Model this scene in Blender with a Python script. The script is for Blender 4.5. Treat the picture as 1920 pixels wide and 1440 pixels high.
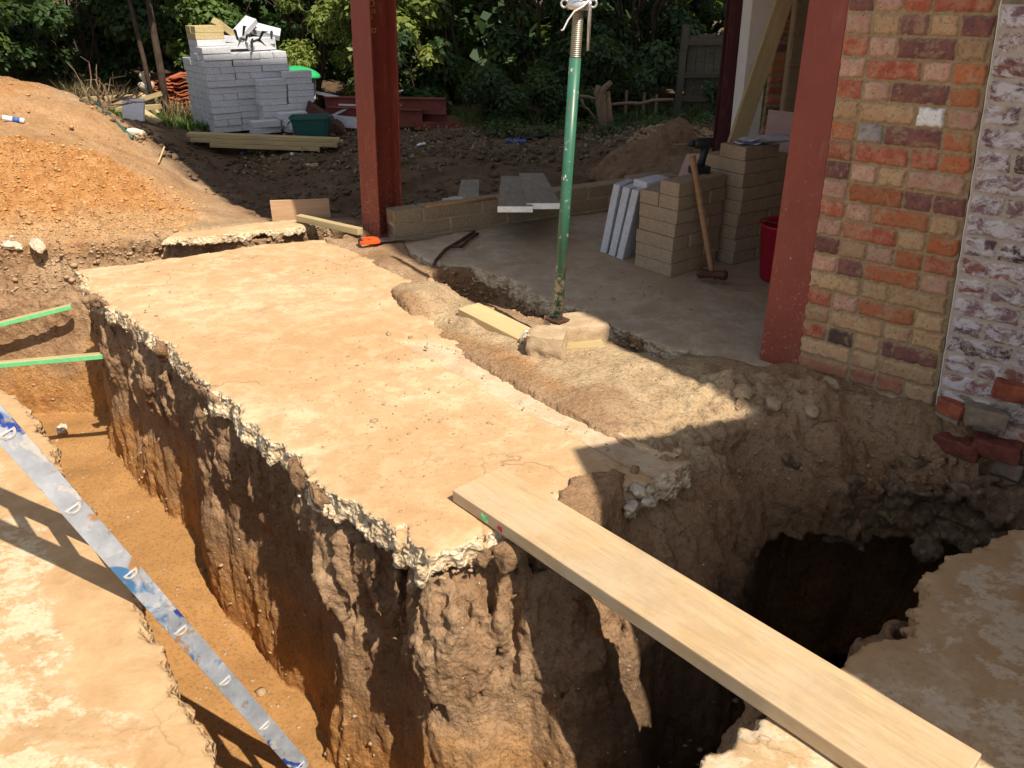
import bpy, bmesh, math, random
import numpy as np
from mathutils import Vector, Matrix, Euler, noise as mnoise
for o in list(bpy.data.objects): bpy.data.objects.remove(o, do_unlink=True)
SC = bpy.context.scene
COL = SC.collection
R = math.radians
# ---------------------------------------------------------------- camera
FPX, PITCH, CH = 1480.0, R(26.3), 1.5
cam = bpy.data.cameras.new('camera'); camo = bpy.data.objects.new('camera', cam); COL.objects.link(camo)
cam.sensor_fit = 'HORIZONTAL'; cam.sensor_width = 36.0; cam.lens = FPX/1920*36.0
cam.clip_start = 0.02; cam.clip_end = 500
camo.location = (0, 0, CH); camo.rotation_euler = (R(90)-PITCH, 0, 0)
SC.camera = camo
# ---------------------------------------------------------------- world, sun, exposure
SUN_EL, SUN_AZ = R(54), R(128.5)      # SUN_AZ: direction in which shadows fall, measured from +X
w = bpy.data.worlds.new('World'); SC.world = w; w.use_nodes = True
wn = w.node_tree.nodes; wl = w.node_tree.links
sky = wn.new('ShaderNodeTexSky'); sky.sky_type = 'NISHITA'; sky.sun_disc = False
sky.sun_elevation = SUN_EL; sky.sun_rotation = R(90)-(SUN_AZ+math.pi)
hs = wn.new('ShaderNodeHueSaturation'); hs.inputs['Saturation'].default_value = .45; wl.new(sky.outputs[0], hs.inputs['Color']); wl.new(hs.outputs[0], wn['Background'].inputs[0]); wn['Background'].inputs[1].default_value = 0.115
sl = bpy.data.lights.new('sun', 'SUN'); sl.energy = 5.0; sl.angle = R(0.55); sl.color = (1.0, 0.90, 0.76)
so = bpy.data.objects.new('sun', sl); COL.objects.link(so)
LDIR = Vector((math.cos(SUN_AZ)*math.cos(SUN_EL), math.sin(SUN_AZ)*math.cos(SUN_EL), -math.sin(SUN_EL)))
so.rotation_euler = (-LDIR).to_track_quat('Z', 'Y').to_euler(); so.location = (4, -4, 10)
SC.view_settings.view_transform = 'Standard'; SC.view_settings.look = 'None'
SC.view_settings.exposure = 0.56; SC.view_settings.gamma = 1.0; SC.view_settings.use_curve_mapping = False
SC.render.resolution_x = 1024; SC.render.resolution_y = 768
# ---------------------------------------------------------------- helpers
_c, _s = math.cos(PITCH), math.sin(PITCH)
def ray(x, y):
    a = (x-960)/FPX; b = (720-y)/FPX
    return Vector((a, _c+b*_s, -_s+b*_c))
def G(x, y, z=0.0):                    # surveyed photo point -> point on the level z
    r = ray(x, y); t = (z-CH)/r.z; return Vector((r.x*t, r.y*t, z))
def P(x, y, D):                        # surveyed photo point -> point at ground distance D
    r = ray(x, y); t = D/r.y; return Vector((r.x*t, D, CH+r.z*t))
def G2(x, y, z=0.0): v = G(x, y, z); return (v.x, v.y)
def tag(o, label=None, cat=None, group=None, kind=None):
    if label: o['label'] = label
    if cat: o['category'] = cat
    if group: o['group'] = group
    if kind: o['kind'] = kind
    return o
def empty(name, loc=(0, 0, 0), rot=(0, 0, 0)):
    o = bpy.data.objects.new(name, None); COL.objects.link(o); o.empty_display_size = .1
    o.location = loc; o.rotation_euler = rot; return o
def link(name, me, parent=None, loc=None, rot=None):
    o = bpy.data.objects.new(name, me); COL.objects.link(o)
    if parent: o.parent = parent
    if loc is not None: o.location = loc
    if rot is not None: o.rotation_euler = rot
    return o
def from_bm(name, bm, mat, parent=None, loc=None, rot=None, smooth=False):
    me = bpy.data.meshes.new(name); bm.to_mesh(me); bm.free()
    if mat: me.materials.append(mat)
    if smooth: me.polygons.foreach_set('use_smooth', [True]*len(me.polygons))
    return link(name, me, parent, loc, rot)
def np_mesh(name, V, Fq, mat, smooth=False, parent=None):
    me = bpy.data.meshes.new(name); V = np.asarray(V, np.float32); Fq = np.asarray(Fq, np.int32)
    k = Fq.shape[1]
    me.vertices.add(len(V)); me.vertices.foreach_set('co', V.ravel())
    me.loops.add(len(Fq)*k); me.loops.foreach_set('vertex_index', Fq.ravel())
    me.polygons.add(len(Fq)); me.polygons.foreach_set('loop_start', np.arange(0, len(Fq)*k, k, dtype=np.int32))
    me.polygons.foreach_set('loop_total', np.full(len(Fq), k, np.int32))
    me.update(calc_edges=True); me.validate()
    if smooth: me.polygons.foreach_set('use_smooth', np.ones(len(me.polygons), bool))
    if mat: me.materials.append(mat)
    return link(name, me, parent)
def box(bm, c, s, rot=None, bev=0.0, seg=2):
    r = bmesh.ops.create_cube(bm, size=1.0); vs = r['verts']
    M = Matrix.Translation(Vector(c)) @ ((rot.to_matrix().to_4x4() if rot is not None else Matrix())) @ Matrix.Diagonal((s[0], s[1], s[2], 1))
    bmesh.ops.transform(bm, matrix=M, verts=vs)
    if bev > 0:
        es = list({e for v in vs for e in v.link_edges})
        r2 = bmesh.ops.bevel(bm, geom=es, offset=bev, segments=seg, profile=.6, affect='EDGES')
        vs = list({v for f in r2['faces'] for v in f.verts} | {v for v in vs if v.is_valid})
    return vs
def frame(a, b, up=(0, 0, 1)):         # matrix whose x axis runs from a to b
    a = Vector(a); b = Vector(b); x = (b-a).normalized(); u = Vector(up)
    y = u.cross(x)
    if y.length < 1e-4: y = Vector((0, 1, 0)).cross(x)
    y.normalize(); z = x.cross(y)
    M = Matrix((x, y, z)).transposed().to_4x4(); M.translation = a; return M
def beam(bm, a, b, wid, th, up=(0, 0, 1), bev=0.0):   # rectangular bar, centre line a-b
    L = (Vector(b)-Vector(a)).length; M = frame(a, b, up)
    n0 = len(bm.verts); vs = box(bm, (L/2, 0, 0), (L, wid, th), bev=bev)
    bmesh.ops.transform(bm, matrix=M, verts=vs); return vs
def tube(bm, pts, rad, n=10, cap=True):
    pts = [Vector(p) for p in pts]; rs = rad if hasattr(rad, '__len__') else [rad]*len(pts)
    rings = []; prev = None
    for i, p in enumerate(pts):
        d = (pts[min(i+1, len(pts)-1)]-pts[max(i-1, 0)]).normalized()
        u = prev if prev is not None else (Vector((0, 0, 1)) if abs(d.z) < .9 else Vector((1, 0, 0)))
        x = (u-d*u.dot(d)).normalized(); prev = x; y = d.cross(x)
        rings.append([bm.verts.new(p+(x*math.cos(2*math.pi*k/n)+y*math.sin(2*math.pi*k/n))*rs[i]) for k in range(n)])
    for a, b in zip(rings, rings[1:]):
        for k in range(n): bm.faces.new((a[k], a[(k+1) % n], b[(k+1) % n], b[k]))
    if cap: bm.faces.new(rings[0][::-1]); bm.faces.new(rings[-1])
    return [v for r in rings for v in r]
def lathe(bm, prof, n=24, c=(0, 0, 0)):
    rings = [[bm.verts.new((c[0]+r*math.cos(2*math.pi*k/n), c[1]+r*math.sin(2*math.pi*k/n), c[2]+z)) for k in range(n)] for r, z in prof]
    for a, b in zip(rings, rings[1:]):
        for k in range(n): bm.faces.new((a[k], a[(k+1) % n], b[(k+1) % n], b[k]))
    return rings
def subdiv_noise(bm, cuts=2, amp=.003, sc=20, off=0):
    if cuts: bmesh.ops.subdivide_edges(bm, edges=bm.edges[:], cuts=cuts, use_grid_fill=True)
    for v in bm.verts:
        v.co += mnoise.noise_vector(v.co*sc+Vector((off, off*.7, 3)))*amp
# ---------------------------------------------------------------- materials
class NT:
    def __init__(s, name, rough=.9, spec=.25):
        s.m = bpy.data.materials.new(name); s.m.use_nodes = True; s.t = s.m.node_tree; s.n = s.t.nodes
        s.b = s.n['Principled BSDF']; s.b.inputs['Roughness'].default_value = rough
        s.b.inputs['Specular IOR Level'].default_value = spec
        s.tc = s.n.new('ShaderNodeTexCoord')
    def L(s, a, b): s.t.links.new(a, b)
    def coord(s, which='Object', scale=(1, 1, 1), rot=(0, 0, 0), loc=(0, 0, 0)):
        mp = s.n.new('ShaderNodeMapping'); mp.inputs['Scale'].default_value = scale; mp.inputs['Rotation'].default_value = rot
        mp.inputs['Location'].default_value = loc
        if which == 'World': s.L(s.n.new('ShaderNodeNewGeometry').outputs['Position'], mp.inputs[0])
        else: s.L(s.tc.outputs[which], mp.inputs[0])
        return mp.outputs[0]
    def noise(s, v, scale, detail=4, rough=.6, dist=0.0):
        t = s.n.new('ShaderNodeTexNoise'); t.inputs['Scale'].default_value = scale; t.inputs['Detail'].default_value = detail
        t.inputs['Roughness'].default_value = rough; t.inputs['Distortion'].default_value = dist
        s.L(v, t.inputs['Vector']); return t.outputs['Fac']
    def vor(s, v, scale, feat='F1', out='Distance', rand=1.0):
        t = s.n.new('ShaderNodeTexVoronoi'); t.feature = feat; t.inputs['Scale'].default_value = scale
        t.inputs['Randomness'].default_value = rand; s.L(v, t.inputs['Vector']); return t.outputs[out]
    def ramp(s, f, stops, interp='LINEAR'):
        r = s.n.new('ShaderNodeValToRGB'); r.color_ramp.interpolation = interp; e = r.color_ramp.elements
        while len(e) < len(stops): e.new(.5)
        for k, (p, c) in enumerate(stops):
            e[k].position = p; e[k].color = (c, c, c, 1) if not hasattr(c, '__len__') else (*c, 1)
        s.L(f, r.inputs[0]); return r.outputs[0]
    def mix(s, f, a, b, mode='MIX'):
        m = s.n.new('ShaderNodeMix'); m.data_type = 'RGBA'; m.blend_type = mode
        for i, v in ((0, f), (6, a), (7, b)):
            if hasattr(v, 'is_linked'): s.L(v, m.inputs[i])
            elif i == 0: m.inputs[0].default_value = v
            else: m.inputs[i].default_value = (*v, 1)
        return m.outputs[2]
    def math(s, op, a, b=None, clamp=False):
        m = s.n.new('ShaderNodeMath'); m.operation = op; m.use_clamp = clamp
        for i, v in enumerate((a, b)):
            if v is None: continue
            if hasattr(v, 'is_linked'): s.L(v, m.inputs[i])
            else: m.inputs[i].default_value = v
        return m.outputs[0]
    def sep(s, v):
        x = s.n.new('ShaderNodeSeparateXYZ'); s.L(v, x.inputs[0]); return x.outputs
    def attr(s, name, out='Color'):
        a = s.n.new('ShaderNodeAttribute'); a.attribute_name = name; return a.outputs[out]
    def rnd(s): return s.n.new('ShaderNodeObjectInfo').outputs['Random']
    def col(s, c):
        if hasattr(c, 'is_linked'): s.L(c, s.b.inputs['Base Color'])
        else: s.b.inputs['Base Color'].default_value = (*c, 1)
    def rough(s, c): s.L(c, s.b.inputs['Roughness'])
    def bump(s, h, strength=.5, dist=.01, prev=None):
        b = s.n.new('ShaderNodeBump'); b.inputs['Strength'].default_value = strength; b.inputs['Distance'].default_value = dist
        s.L(h, b.inputs['Height'])
        if prev: s.L(prev, b.inputs['Normal'])
        s.L(b.outputs[0], s.b.inputs['Normal']); return b.outputs[0]
def srgb(r, g, b): return tuple((x/255/12.92 if x <= 10 else ((x/255+.055)/1.055)**2.4) for x in (r, g, b))
# ================================================================ materials
def soil_mat():
    m = NT('soil_earth', .95, .15); W = m.coord('World'); p = m.sep(W); gn_ = m.n.new('ShaderNodeNewGeometry'); upz = m.sep(gn_.outputs['Normal'])[2]; deepflat = m.math('MULTIPLY', m.ramp(upz, [(.7, 0.0), (.95, 1.0)]), m.ramp(m.math('MULTIPLY', p[2], -1.0), [(.75, 0.0), (.9, 1.0)]))
    n1 = m.noise(W, 2.2, 5, .6); n2 = m.noise(W, 9, 6, .65); n3 = m.noise(W, 60, 4, .7)
    brown = m.ramp(n1, [(.35, (.28, .165, .086)), (.5, (.37, .23, .128)), (.65, (.45, .305, .182))])
    orange = m.ramp(n2, [(.3, (.33, .145, .045)), (.5, (.45, .215, .075)), (.72, (.52, .29, .12))])
    grey = m.ramp(n2, [(.3, (.13, .095, .065)), (.7, (.24, .185, .135))])
    # clay in the deep layers
    zf = m.math('MULTIPLY', m.math('ADD', p[2], .62), -2.0)
    zf = m.math('ADD', zf, m.math('MULTIPLY', m.math('SUBTRACT', n1, .5), 3.5), True)
    zf = m.ramp(zf, [(.15, 0.0), (.75, .95)])
    clay = m.ramp(n2, [(.3, (.34, .155, .048)), (.5, (.45, .225, .075)), (.72, (.52, .29, .115))])
    c = m.mix(zf, brown, clay)
    # painted-in zones come from vertex data: r = orange clay, g = dark soil and painted shade, b = pale sandy dust
    c = m.mix(m.math('MULTIPLY', deepflat, .8), c, m.ramp(n1, [(.3, (.28, .145, .048)), (.7, (.37, .205, .08))]))
    a = m.attr('zone'); cs = m.n.new('ShaderNodeSeparateColor'); m.L(a, cs.inputs[0])
    c = m.mix(cs.outputs[0], c, orange)
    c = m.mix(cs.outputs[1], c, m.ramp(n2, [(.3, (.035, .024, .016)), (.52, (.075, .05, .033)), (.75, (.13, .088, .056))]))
    c = m.mix(cs.outputs[2], c, m.ramp(n2, [(.3, (.41, .285, .165)), (.55, (.54, .40, .24)), (.72, (.63, .49, .31))]))
    # small chalky specks and stones
    v = m.vor(W, 42); sp = m.ramp(v, [(.10, 1.0), (.2, 0.0)]); sp = m.math('MULTIPLY', sp, m.ramp(m.noise(W, 6, 2), [(.55, 0.0), (.68, .75)]))
    c = m.mix(sp, c, (.55, .43, .28))
    c = m.mix(m.ramp(n3, [(.36, .45), (.5, 0.0)]), c, (.09, .058, .034))
    m.col(c)
    b = m.bump(m.math('MULTIPLY', m.noise(W, 14, 8, .72), m.math('SUBTRACT', 1.0, m.math('MULTIPLY', deepflat, .75))), .8, .03)
    b = m.bump(m.math('MULTIPLY', m.noise(m.coord('World', (1, 1, .32), (R(12), R(8), 0)), 42, 6, .7), m.math('SUBTRACT', 1.0, m.math('MULTIPLY', deepflat, .8))), .9, .018, b); dfm = m.math('SUBTRACT', 1.0, m.math('MULTIPLY', deepflat, .8))
    b = m.bump(m.math('MULTIPLY', m.vor(W, 70), m.math('SUBTRACT', 1.0, m.math('MULTIPLY', deepflat, .85))), .35, .008, b)
    m.bump(n3, .4, .005, b)
    return m.m
def concrete_mat(name, base, pale, dirt, side=1.0, crust=0.0):
    m = NT(name, .9, .2); W = m.coord('World'); geo = m.n.new('ShaderNodeNewGeometry'); nz = m.sep(geo.outputs['Normal'])[2]
    W2 = m.coord('World', (1, 1.2, 1), (0, 0, R(40)))
    n1 = m.noise(W2, 1.3, 8, .62, .3); n2 = m.noise(W, 7, 9, .7, .4); n3 = m.noise(W, 55, 5, .7)
    c = m.mix(m.ramp(n1, [(.40, 0.0), (.62, 1.0)]), base, dirt)
    c = m.mix(m.ramp(n2, [(.47, 0.0), (.66, .8)]), c, pale)
    c = m.mix(m.ramp(m.noise(W2, 3.1, 7, .7), [(.48, 0.0), (.72, .55)]), c, dirt)
    f0 = m.noise(m.coord('World', (1, 1.25, 1), (0, 0, R(-38))), 6.5, 10, .74, .6)
    c = m.mix(m.ramp(f0, [(.52, 0.0), (.585, .7)]), c, pale)
    c = m.mix(m.ramp(m.noise(m.coord('World', (1, 1, 1), (0, 0, 0), (9, 4, 0)), .9, 5, .6, .8), [(.46, 0.0), (.6, .55)]), c, tuple(q*w for q, w in zip(dirt, (1.02, .93, .85))))
    c = m.mix(m.ramp(f0, [(.36, .5), (.45, 0.0)]), c, tuple(q*.82 for q in dirt))
    c = m.mix(m.ramp(n3, [(.30, .35), (.46, 0.0)]), c, tuple(x*.45 for x in dirt))
    v = m.vor(W, 38); g = m.ramp(v, [(.09, 1.0), (.14, 0.0)])
    g = m.math('MULTIPLY', g, m.ramp(m.noise(W, 5, 3), [(.52, 0.0), (.62, .6)]))
    c = m.mix(g, c, (.24, .2, .17))
    # broken faces show pale mortar with stones
    if crust:
        f1 = m.noise(m.coord('World', (1, 1.3, 1), (0, 0, R(30)), (3, 5, 0)), 7.5, 12, .78, .12); f2 = m.noise(W, 1.1, 3)
        f1 = m.math('ADD', f1, m.math('MULTIPLY', m.math('SUBTRACT', f2, .5), .35))
        c = m.mix(m.ramp(f1, [(.475, 0.0), (.515, crust)]), c, m.mix(m.ramp(n3, [(.3, 0.0), (.7, 1.0)]), (.50, .39, .255), (.64, .53, .38)))
        agg = m.math('MULTIPLY', m.ramp(m.vor(W, 46), [(.13, 1.0), (.19, 0.0)]), m.ramp(m.noise(W, 3.3, 4), [(.45, 0.0), (.6, .8)]))
        c = m.mix(agg, c, m.mix(m.ramp(m.vor(W, 46, out='Color'), [(.3, 0.0), (.7, 1.0)]), (.20, .19, .18), (.42, .24, .12)))
    rid = m.ramp(m.vor(W, 55), [(.1, tuple(q*side for q in (.44, .34, .22))), (.45, tuple(q*side for q in (.70, .59, .41))), (.7, tuple(q*side for q in (.52, .41, .27)))])
    rid = m.mix(m.ramp(m.noise(W, 16, 4), [(.44, 0.0), (.58, .8)]), rid, tuple(q*side for q in (.36, .25, .14)))
    c = m.mix(m.ramp(nz, [(.45, 1.0), (.85, 0.0)]), c, rid)
    a = m.attr('zone'); cs = m.n.new('ShaderNodeSeparateColor'); m.L(a, cs.inputs[0])
    c = m.mix(cs.outputs[2], c, m.ramp(n2, [(.35, (.36, .30, .235)), (.6, (.52, .46, .38))]))   # cleaner grey strip
    c = m.mix(cs.outputs[0], c, m.ramp(n2, [(.3, (.36, .215, .10)), (.55, (.46, .30, .155)), (.72, (.54, .37, .2))]))
    ck = m.n.new('ShaderNodeTexVoronoi'); ck.feature = 'DISTANCE_TO_EDGE'; ck.inputs['Scale'].default_value = 1.15; wv = m.n.new('ShaderNodeVectorMath'); nz_ = m.n.new('ShaderNodeTexNoise'); nz_.inputs['Scale'].default_value = 5; nz_.inputs['Detail'].default_value = 6
    m.L(W, nz_.inputs['Vector']); sc_ = m.n.new('ShaderNodeVectorMath'); sc_.operation = 'SCALE'; sc_.inputs[3].default_value = .35; m.L(nz_.outputs['Color'], sc_.inputs[0]); m.L(W, wv.inputs[0]); m.L(sc_.outputs[0], wv.inputs[1]); m.L(wv.outputs[0], ck.inputs['Vector'])
    ckf = m.math('MULTIPLY', m.ramp(ck.outputs['Distance'], [(.0, .7), (.006, 0.0)]), m.ramp(m.noise(W, .8, 3), [(.5, 0.0), (.58, 1.0)]))
    c = m.mix(ckf, c, (.16, .10, .055)); m.col(c)
    b = m.bump(m.noise(W, 30, 8, .75), .45, .008)
    b = m.bump(m.noise(W, 4, 4, .6), .3, .02, b)
    side = m.math('MULTIPLY', m.vor(W, 60), m.ramp(nz, [(.5, 1.0), (.9, .05)])); m.bump(side, .8, .012, b)
    return m.m
def wood_mat(name, a, b, rough=.75, grain=1.0, knots=True, dust=None):
    m = NT(name, rough, .25); O = m.coord('Object', (1.2, 14, 14)); O1 = m.coord('Object')
    n = m.noise(O, 3.0*grain, 6, .65, .6); n2 = m.noise(m.coord('Object', (.8, 3, 3)), 2.2, 3)
    c = m.ramp(n, [(.32, a), (.55, tuple((x+y)/2 for x, y in zip(a, b))), (.7, b)])
    c = m.mix(m.ramp(n2, [(.45, 0.0), (.7, .35)]), c, tuple(x*.62 for x in a))
    if knots:
        k = m.ramp(m.vor(m.coord('Object', (2.2, 9, 9)), 1.0), [(.07, .85), (.15, 0.0)]); c = m.mix(k, c, tuple(x*.3 for x in a))
    if dust:
        c = m.mix(m.ramp(m.noise(O1, 2.6, 8, .72, .6), [(.50, 0.0), (.60, .45)]), c, tuple(x*.66 for x in dust)); c = m.mix(m.ramp(m.noise(O1, 38, 4, .7), [(.66, 0.0), (.72, .6)]), c, tuple(x*.45 for x in dust)); c = m.mix(m.ramp(m.noise(O1, 5, 6, .7), [(.42, 0.0), (.62, .7)]), c, dust)
    c = m.mix(.12, c, m.mix(m.rnd(), a, b)); c = m.mix(m.ramp(m.noise(m.coord('Object', (2.5, 40, 40)), 4, 5, .6, .4), [(.36, .22), (.48, 0.0)]), c, tuple(x*.55 for x in a))
    m.col(c); m.bump(n, .35, .003, m.bump(m.noise(O1, 60, 3), .2, .001)); return m.m
def red_steel(name, base, dusty=.6, splash=.5):
    m = NT(name, .55, .35); W = m.coord('Object'); z = m.sep(W)[2]
    n = m.noise(W, 5, 6, .65); n2 = m.noise(W, 62, 6, .72)
    c = m.mix(m.ramp(n, [(.35, 0.0), (.7, .55)]), base, tuple(x*.58 for x in base))
    c = m.mix(m.ramp(m.noise(m.coord('Object', (5, 5, 1)), 6, 5), [(.55, 0.0), (.75, .35)]), c, (.30, .17, .11))
    # mortar splashes and dust, heavier near the foot
    f = m.math('MULTIPLY', m.ramp(z, [(.0, 1.0), (.9, .25)]), dusty)
    d = m.ramp(m.math('ADD', n2, m.math('MULTIPLY', f, .22)), [(.655, 0.0), (.75, .7)])
    c = m.mix(d, c, (.36, .24, .16))
    sp = m.ramp(m.vor(m.coord('Object', (1, 1, .7)), 26), [(.07, 1.0), (.12, 0.0)])
    sp = m.math('MULTIPLY', sp, m.ramp(m.noise(W, 7, 3), [(.55, 0.0), (.66, splash)]))
    c = m.mix(sp, c, (.62, .47, .36))
    m.col(c); m.rough(m.ramp(d, [(0, .5), (1, .9)])); m.bump(n2, .2, .002); return m.m
def plain(name, c, rough=.7, metal=0.0, var=.15, bump=.1, sc=30, spec=.3):
    m = NT(name, rough, spec); O = m.coord('Object'); n = m.noise(O, sc, 5, .65)
    m.col(m.mix(m.ramp(n, [(.3, 0.0), (.7, 1.0)]), tuple(x*(1-var) for x in c), tuple(min(1, x*(1+var)) for x in c)))
    m.b.inputs['Metallic'].default_value = metal
    if bump: m.bump(n, bump, .003)
    return m.m
def block_mat(name, a, b, sc=90):
    m = NT(name, .95, .15); O = m.coord('Object'); n = m.noise(O, sc, 5, .75); n2 = m.noise(O, 9, 5)
    c = m.ramp(n, [(.3, tuple(x*.72 for x in a)), (.5, a), (.72, b)])
    c = m.mix(m.ramp(n2, [(.45, 0.0), (.7, .35)]), c, tuple(x*.6 for x in a))
    c = m.mix(m.math('MULTIPLY', m.rnd(), .35), c, tuple(x*.68 for x in b)); m.col(c)
    m.bump(m.vor(O, 140), .4, .003, m.bump(n, .5, .003)); return m.m
def leaf_mat(name, a, b, trans=.35):
    m = NT(name, .5, .35); at = m.attr('tint', 'Fac')
    c = m.ramp(at, [(0, a), (1, b)]); m.col(c)
    t = m.n.new('ShaderNodeBsdfTranslucent'); m.L(m.mix(.5, c, (.35, .5, .05)), t.inputs[0])
    mx = m.n.new('ShaderNodeMixShader'); mx.inputs[0].default_value = trans
    m.L(m.b.outputs[0], mx.inputs[1]); m.L(t.outputs[0], mx.inputs[2]); m.L(mx.outputs[0], m.n['Material Output'].inputs[0])
    return m.m
M = {}
M['soil'] = soil_mat()
M['slab'] = concrete_mat('old_concrete', (.50, .355, .205), (.60, .465, .295), (.44, .285, .15))
M['floor'] = concrete_mat('dusty_floor', (.40, .32, .225), (.47, .385, .285), (.32, .245, .165))
M['rough'] = concrete_mat('weathered_concrete', (.44, .31, .175), (.54, .41, .26), (.40, .25, .12), 1.0, .8)
M['plank'] = wood_mat('pine_plank', (.52, .36, .17), (.66, .49, .26), knots=True, dust=(.50, .36, .2))
M['timber'] = wood_mat('treated_timber', (.36, .27, .13), (.50, .40, .22))
M['greywood'] = wood_mat('weathered_board', (.20, .16, .12), (.36, .31, .24))
M['fencewood'] = wood_mat('fence_board', (.075, .07, .05), (.15, .135, .10))
M['ply'] = wood_mat('plywood', (.40, .24, .13), (.55, .36, .22), knots=False)
M['plypink'] = wood_mat('pink_plywood', (.42, .29, .25), (.50, .37, .33), knots=False, grain=.4)
M['handle'] = wood_mat('tool_handle', (.24, .13, .06), (.38, .22, .11), rough=.5, knots=False)
M['redsteel'] = red_steel('red_oxide_steel', (.19, .035, .022))
M['redpost'] = red_steel('red_oxide_post', (.27, .062, .042), .5, .9)
M['darkred'] = red_steel('dark_red_steel', (.085, .018, .022), .1, .1)
M['block'] = block_mat('dense_concrete_block', (.33, .245, .16), (.47, .37, .26))
M['aac'] = block_mat('aerated_block', (.54, .55, .58), (.70, .71, .74), 60)
M['aacyellow'] = block_mat('yellow_block', (.46, .36, .18), (.60, .49, .28), 60)
M['lowblock'] = block_mat('low_wall_block', (.27, .20, .125), (.42, .33, .21), 70)
M['tile'] = plain('terracotta', (.36, .10, .045), .85, var=.35)
M['black'] = plain('black_plastic', (.02, .021, .022), .5)
M['rust'] = plain('rusty_iron', (.085, .04, .025), .8, .3, var=.4)
M['steel'] = plain('bare_steel', (.45, .45, .46), .35, .9)
M['galv'] = plain('galvanised', (.62, .62, .62), .3, .75)
M['alu'] = plain('aluminium_strip', (.55, .57, .62), .4, .6)
M['orange'] = plain('orange_plastic', (.75, .10, .02), .4, var=.05)
M['redplastic'] = plain('red_plastic', (.30, .010, .024), .5, var=.12)
M['greenplastic'] = plain('green_plastic', (.016, .085, .075), .45, var=.15)
M['greentarp'] = plain('green_cover', (.03, .35, .12), .5)
M['greenpaint'] = plain('green_batten_paint', (.16, .52, .22), .6, var=.15)
M['white'] = plain('white_paper', (.72, .72, .78), .8, var=.05)
M['whiteplaster'] = plain('white_plaster', (.66, .63, .58), .9, var=.06, sc=8)
M['yellow'] = plain('yellow_crayon', (.62, .36, .05), .8, var=.1)
M['string'] = plain('white_string', (.8, .8, .78), .8, var=.02)
M['stone'] = plain('weathered_stone', (.42, .36, .28), .9, var=.2)
M['bark'] = plain('bark', (.06, .04, .028), .95, var=.4, bump=.8, sc=12)
M['paletwig'] = plain('pale_branch', (.20, .14, .09), .9, var=.3)
M['leaf_dark'] = leaf_mat('leaf_dark', (.020, .042, .014), (.045, .085, .026), .25)
M['leaf_mid'] = leaf_mat('leaf_mid', (.045, .088, .022), (.12, .19, .045), .35)
M['leaf_yellow'] = leaf_mat('leaf_yellow', (.10, .15, .035), (.27, .30, .075), .4)
M['leaf_litter'] = leaf_mat('leaf_litter', (.10, .07, .03), (.28, .22, .12), .1)
M['mesh_blue'] = plain('blue_plastic', (.05, .12, .35), .5)
# ================================================================ noise fields and solid ground
def lat(n, seed): return np.random.default_rng(seed).random(n).astype(np.float32)*2-1
def ngrid(axes, sc, seed):             # smooth value noise on an axis aligned grid, any dimension
    idx = []
    for a, s in zip(axes, sc):
        u = (a-a[0])/s + .37; i = np.floor(u).astype(int); f = (u-i); idx.append((i, (f*f*(3-2*f)).astype(np.float32)))
    A = lat([i[-1]+2 for i, _ in idx], seed)
    for ax in range(len(axes)):
        i, f = idx[ax]; sh = [1]*len(axes); sh[ax] = len(f); f = f.reshape(sh)
        A = A.take(i, axis=ax)*(1-f)+A.take(i+1, axis=ax)*f
    return A
def fbm(axes, sc, seed, octs=3, gain=.5):
    t = 0; g = 1.0
    for k in range(octs):
        t = t+g*ngrid(axes, [s/2**k for s in sc], seed+k); g *= gain
    return t
def polysdf(X, Y, poly):               # signed distance to a closed outline, negative inside
    d = np.full(X.shape, 1e9, np.float32); ins = np.zeros(X.shape, bool); n = len(poly)
    for i in range(n):
        ax, ay = poly[i]; bx, by = poly[(i+1) % n]; ex, ey = bx-ax, by-ay
        t = np.clip(((X-ax)*ex+(Y-ay)*ey)/(ex*ex+ey*ey+1e-12), 0, 1)
        d = np.minimum(d, (X-ax-ex*t)**2+(Y-ay-ey*t)**2)
        if ay != by:
            c = ((ay > Y) != (by > Y)) & (X < (bx-ax)*(Y-ay)/(by-ay)+ax); ins ^= c
    d = np.sqrt(d); return np.where(ins, -d, d).astype(np.float32)
def vnoise(V, sc, seed):               # value noise at scattered points
    u = V/sc; i = np.floor(u).astype(np.int64); f = (u-i); f = f*f*(3-2*f); r = 0
    for a in (0, 1):
        for b in (0, 1):
            for c in (0, 1):
                h = ((i[:, 0]+a)*73856093) ^ ((i[:, 1]+b)*19349663) ^ ((i[:, 2]+c)*83492791) ^ (seed*2654435)
                h = (h ^ (h >> 13))*1274126177; h = (h ^ (h >> 16)) & 0xffff
                r = r+(h/32767.5-1)*(f[:, 0] if a else 1-f[:, 0])*(f[:, 1] if b else 1-f[:, 1])*(f[:, 2] if c else 1-f[:, 2])
    return r
def vnormals(V, Q):
    n = np.cross(V[Q[:, 2]]-V[Q[:, 0]], V[Q[:, 3]]-V[Q[:, 1]]); N = np.zeros_like(V)
    for k in range(4):
        for ax in range(3): N[:, ax] += np.bincount(Q[:, k], n[:, ax], len(V))
    return N/(np.linalg.norm(N, axis=1)[:, None]+1e-12)
def roughen(V, Q, amp, sc=(.05, .022, .011), aniso=(1, 1, .6), seed=1, wall=None):
    V = V.astype(np.float64); N = vnormals(V, Q); W_ = V*np.array(aniso); d = 0; g = 1.0
    for k, s in enumerate(sc): d = d+g*(.38-np.abs(vnoise(W_, s, seed+k))*1.2); g *= .62
    m_ = np.ones(len(V)) if wall is None else wall(V, N)
    J = np.stack([vnoise(V, sc[-1]*1.6, seed+20+k) for k in range(3)], 1)*.35
    return V+(N*(d*amp*m_)[:, None])+J*(amp*m_)[:, None]
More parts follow.
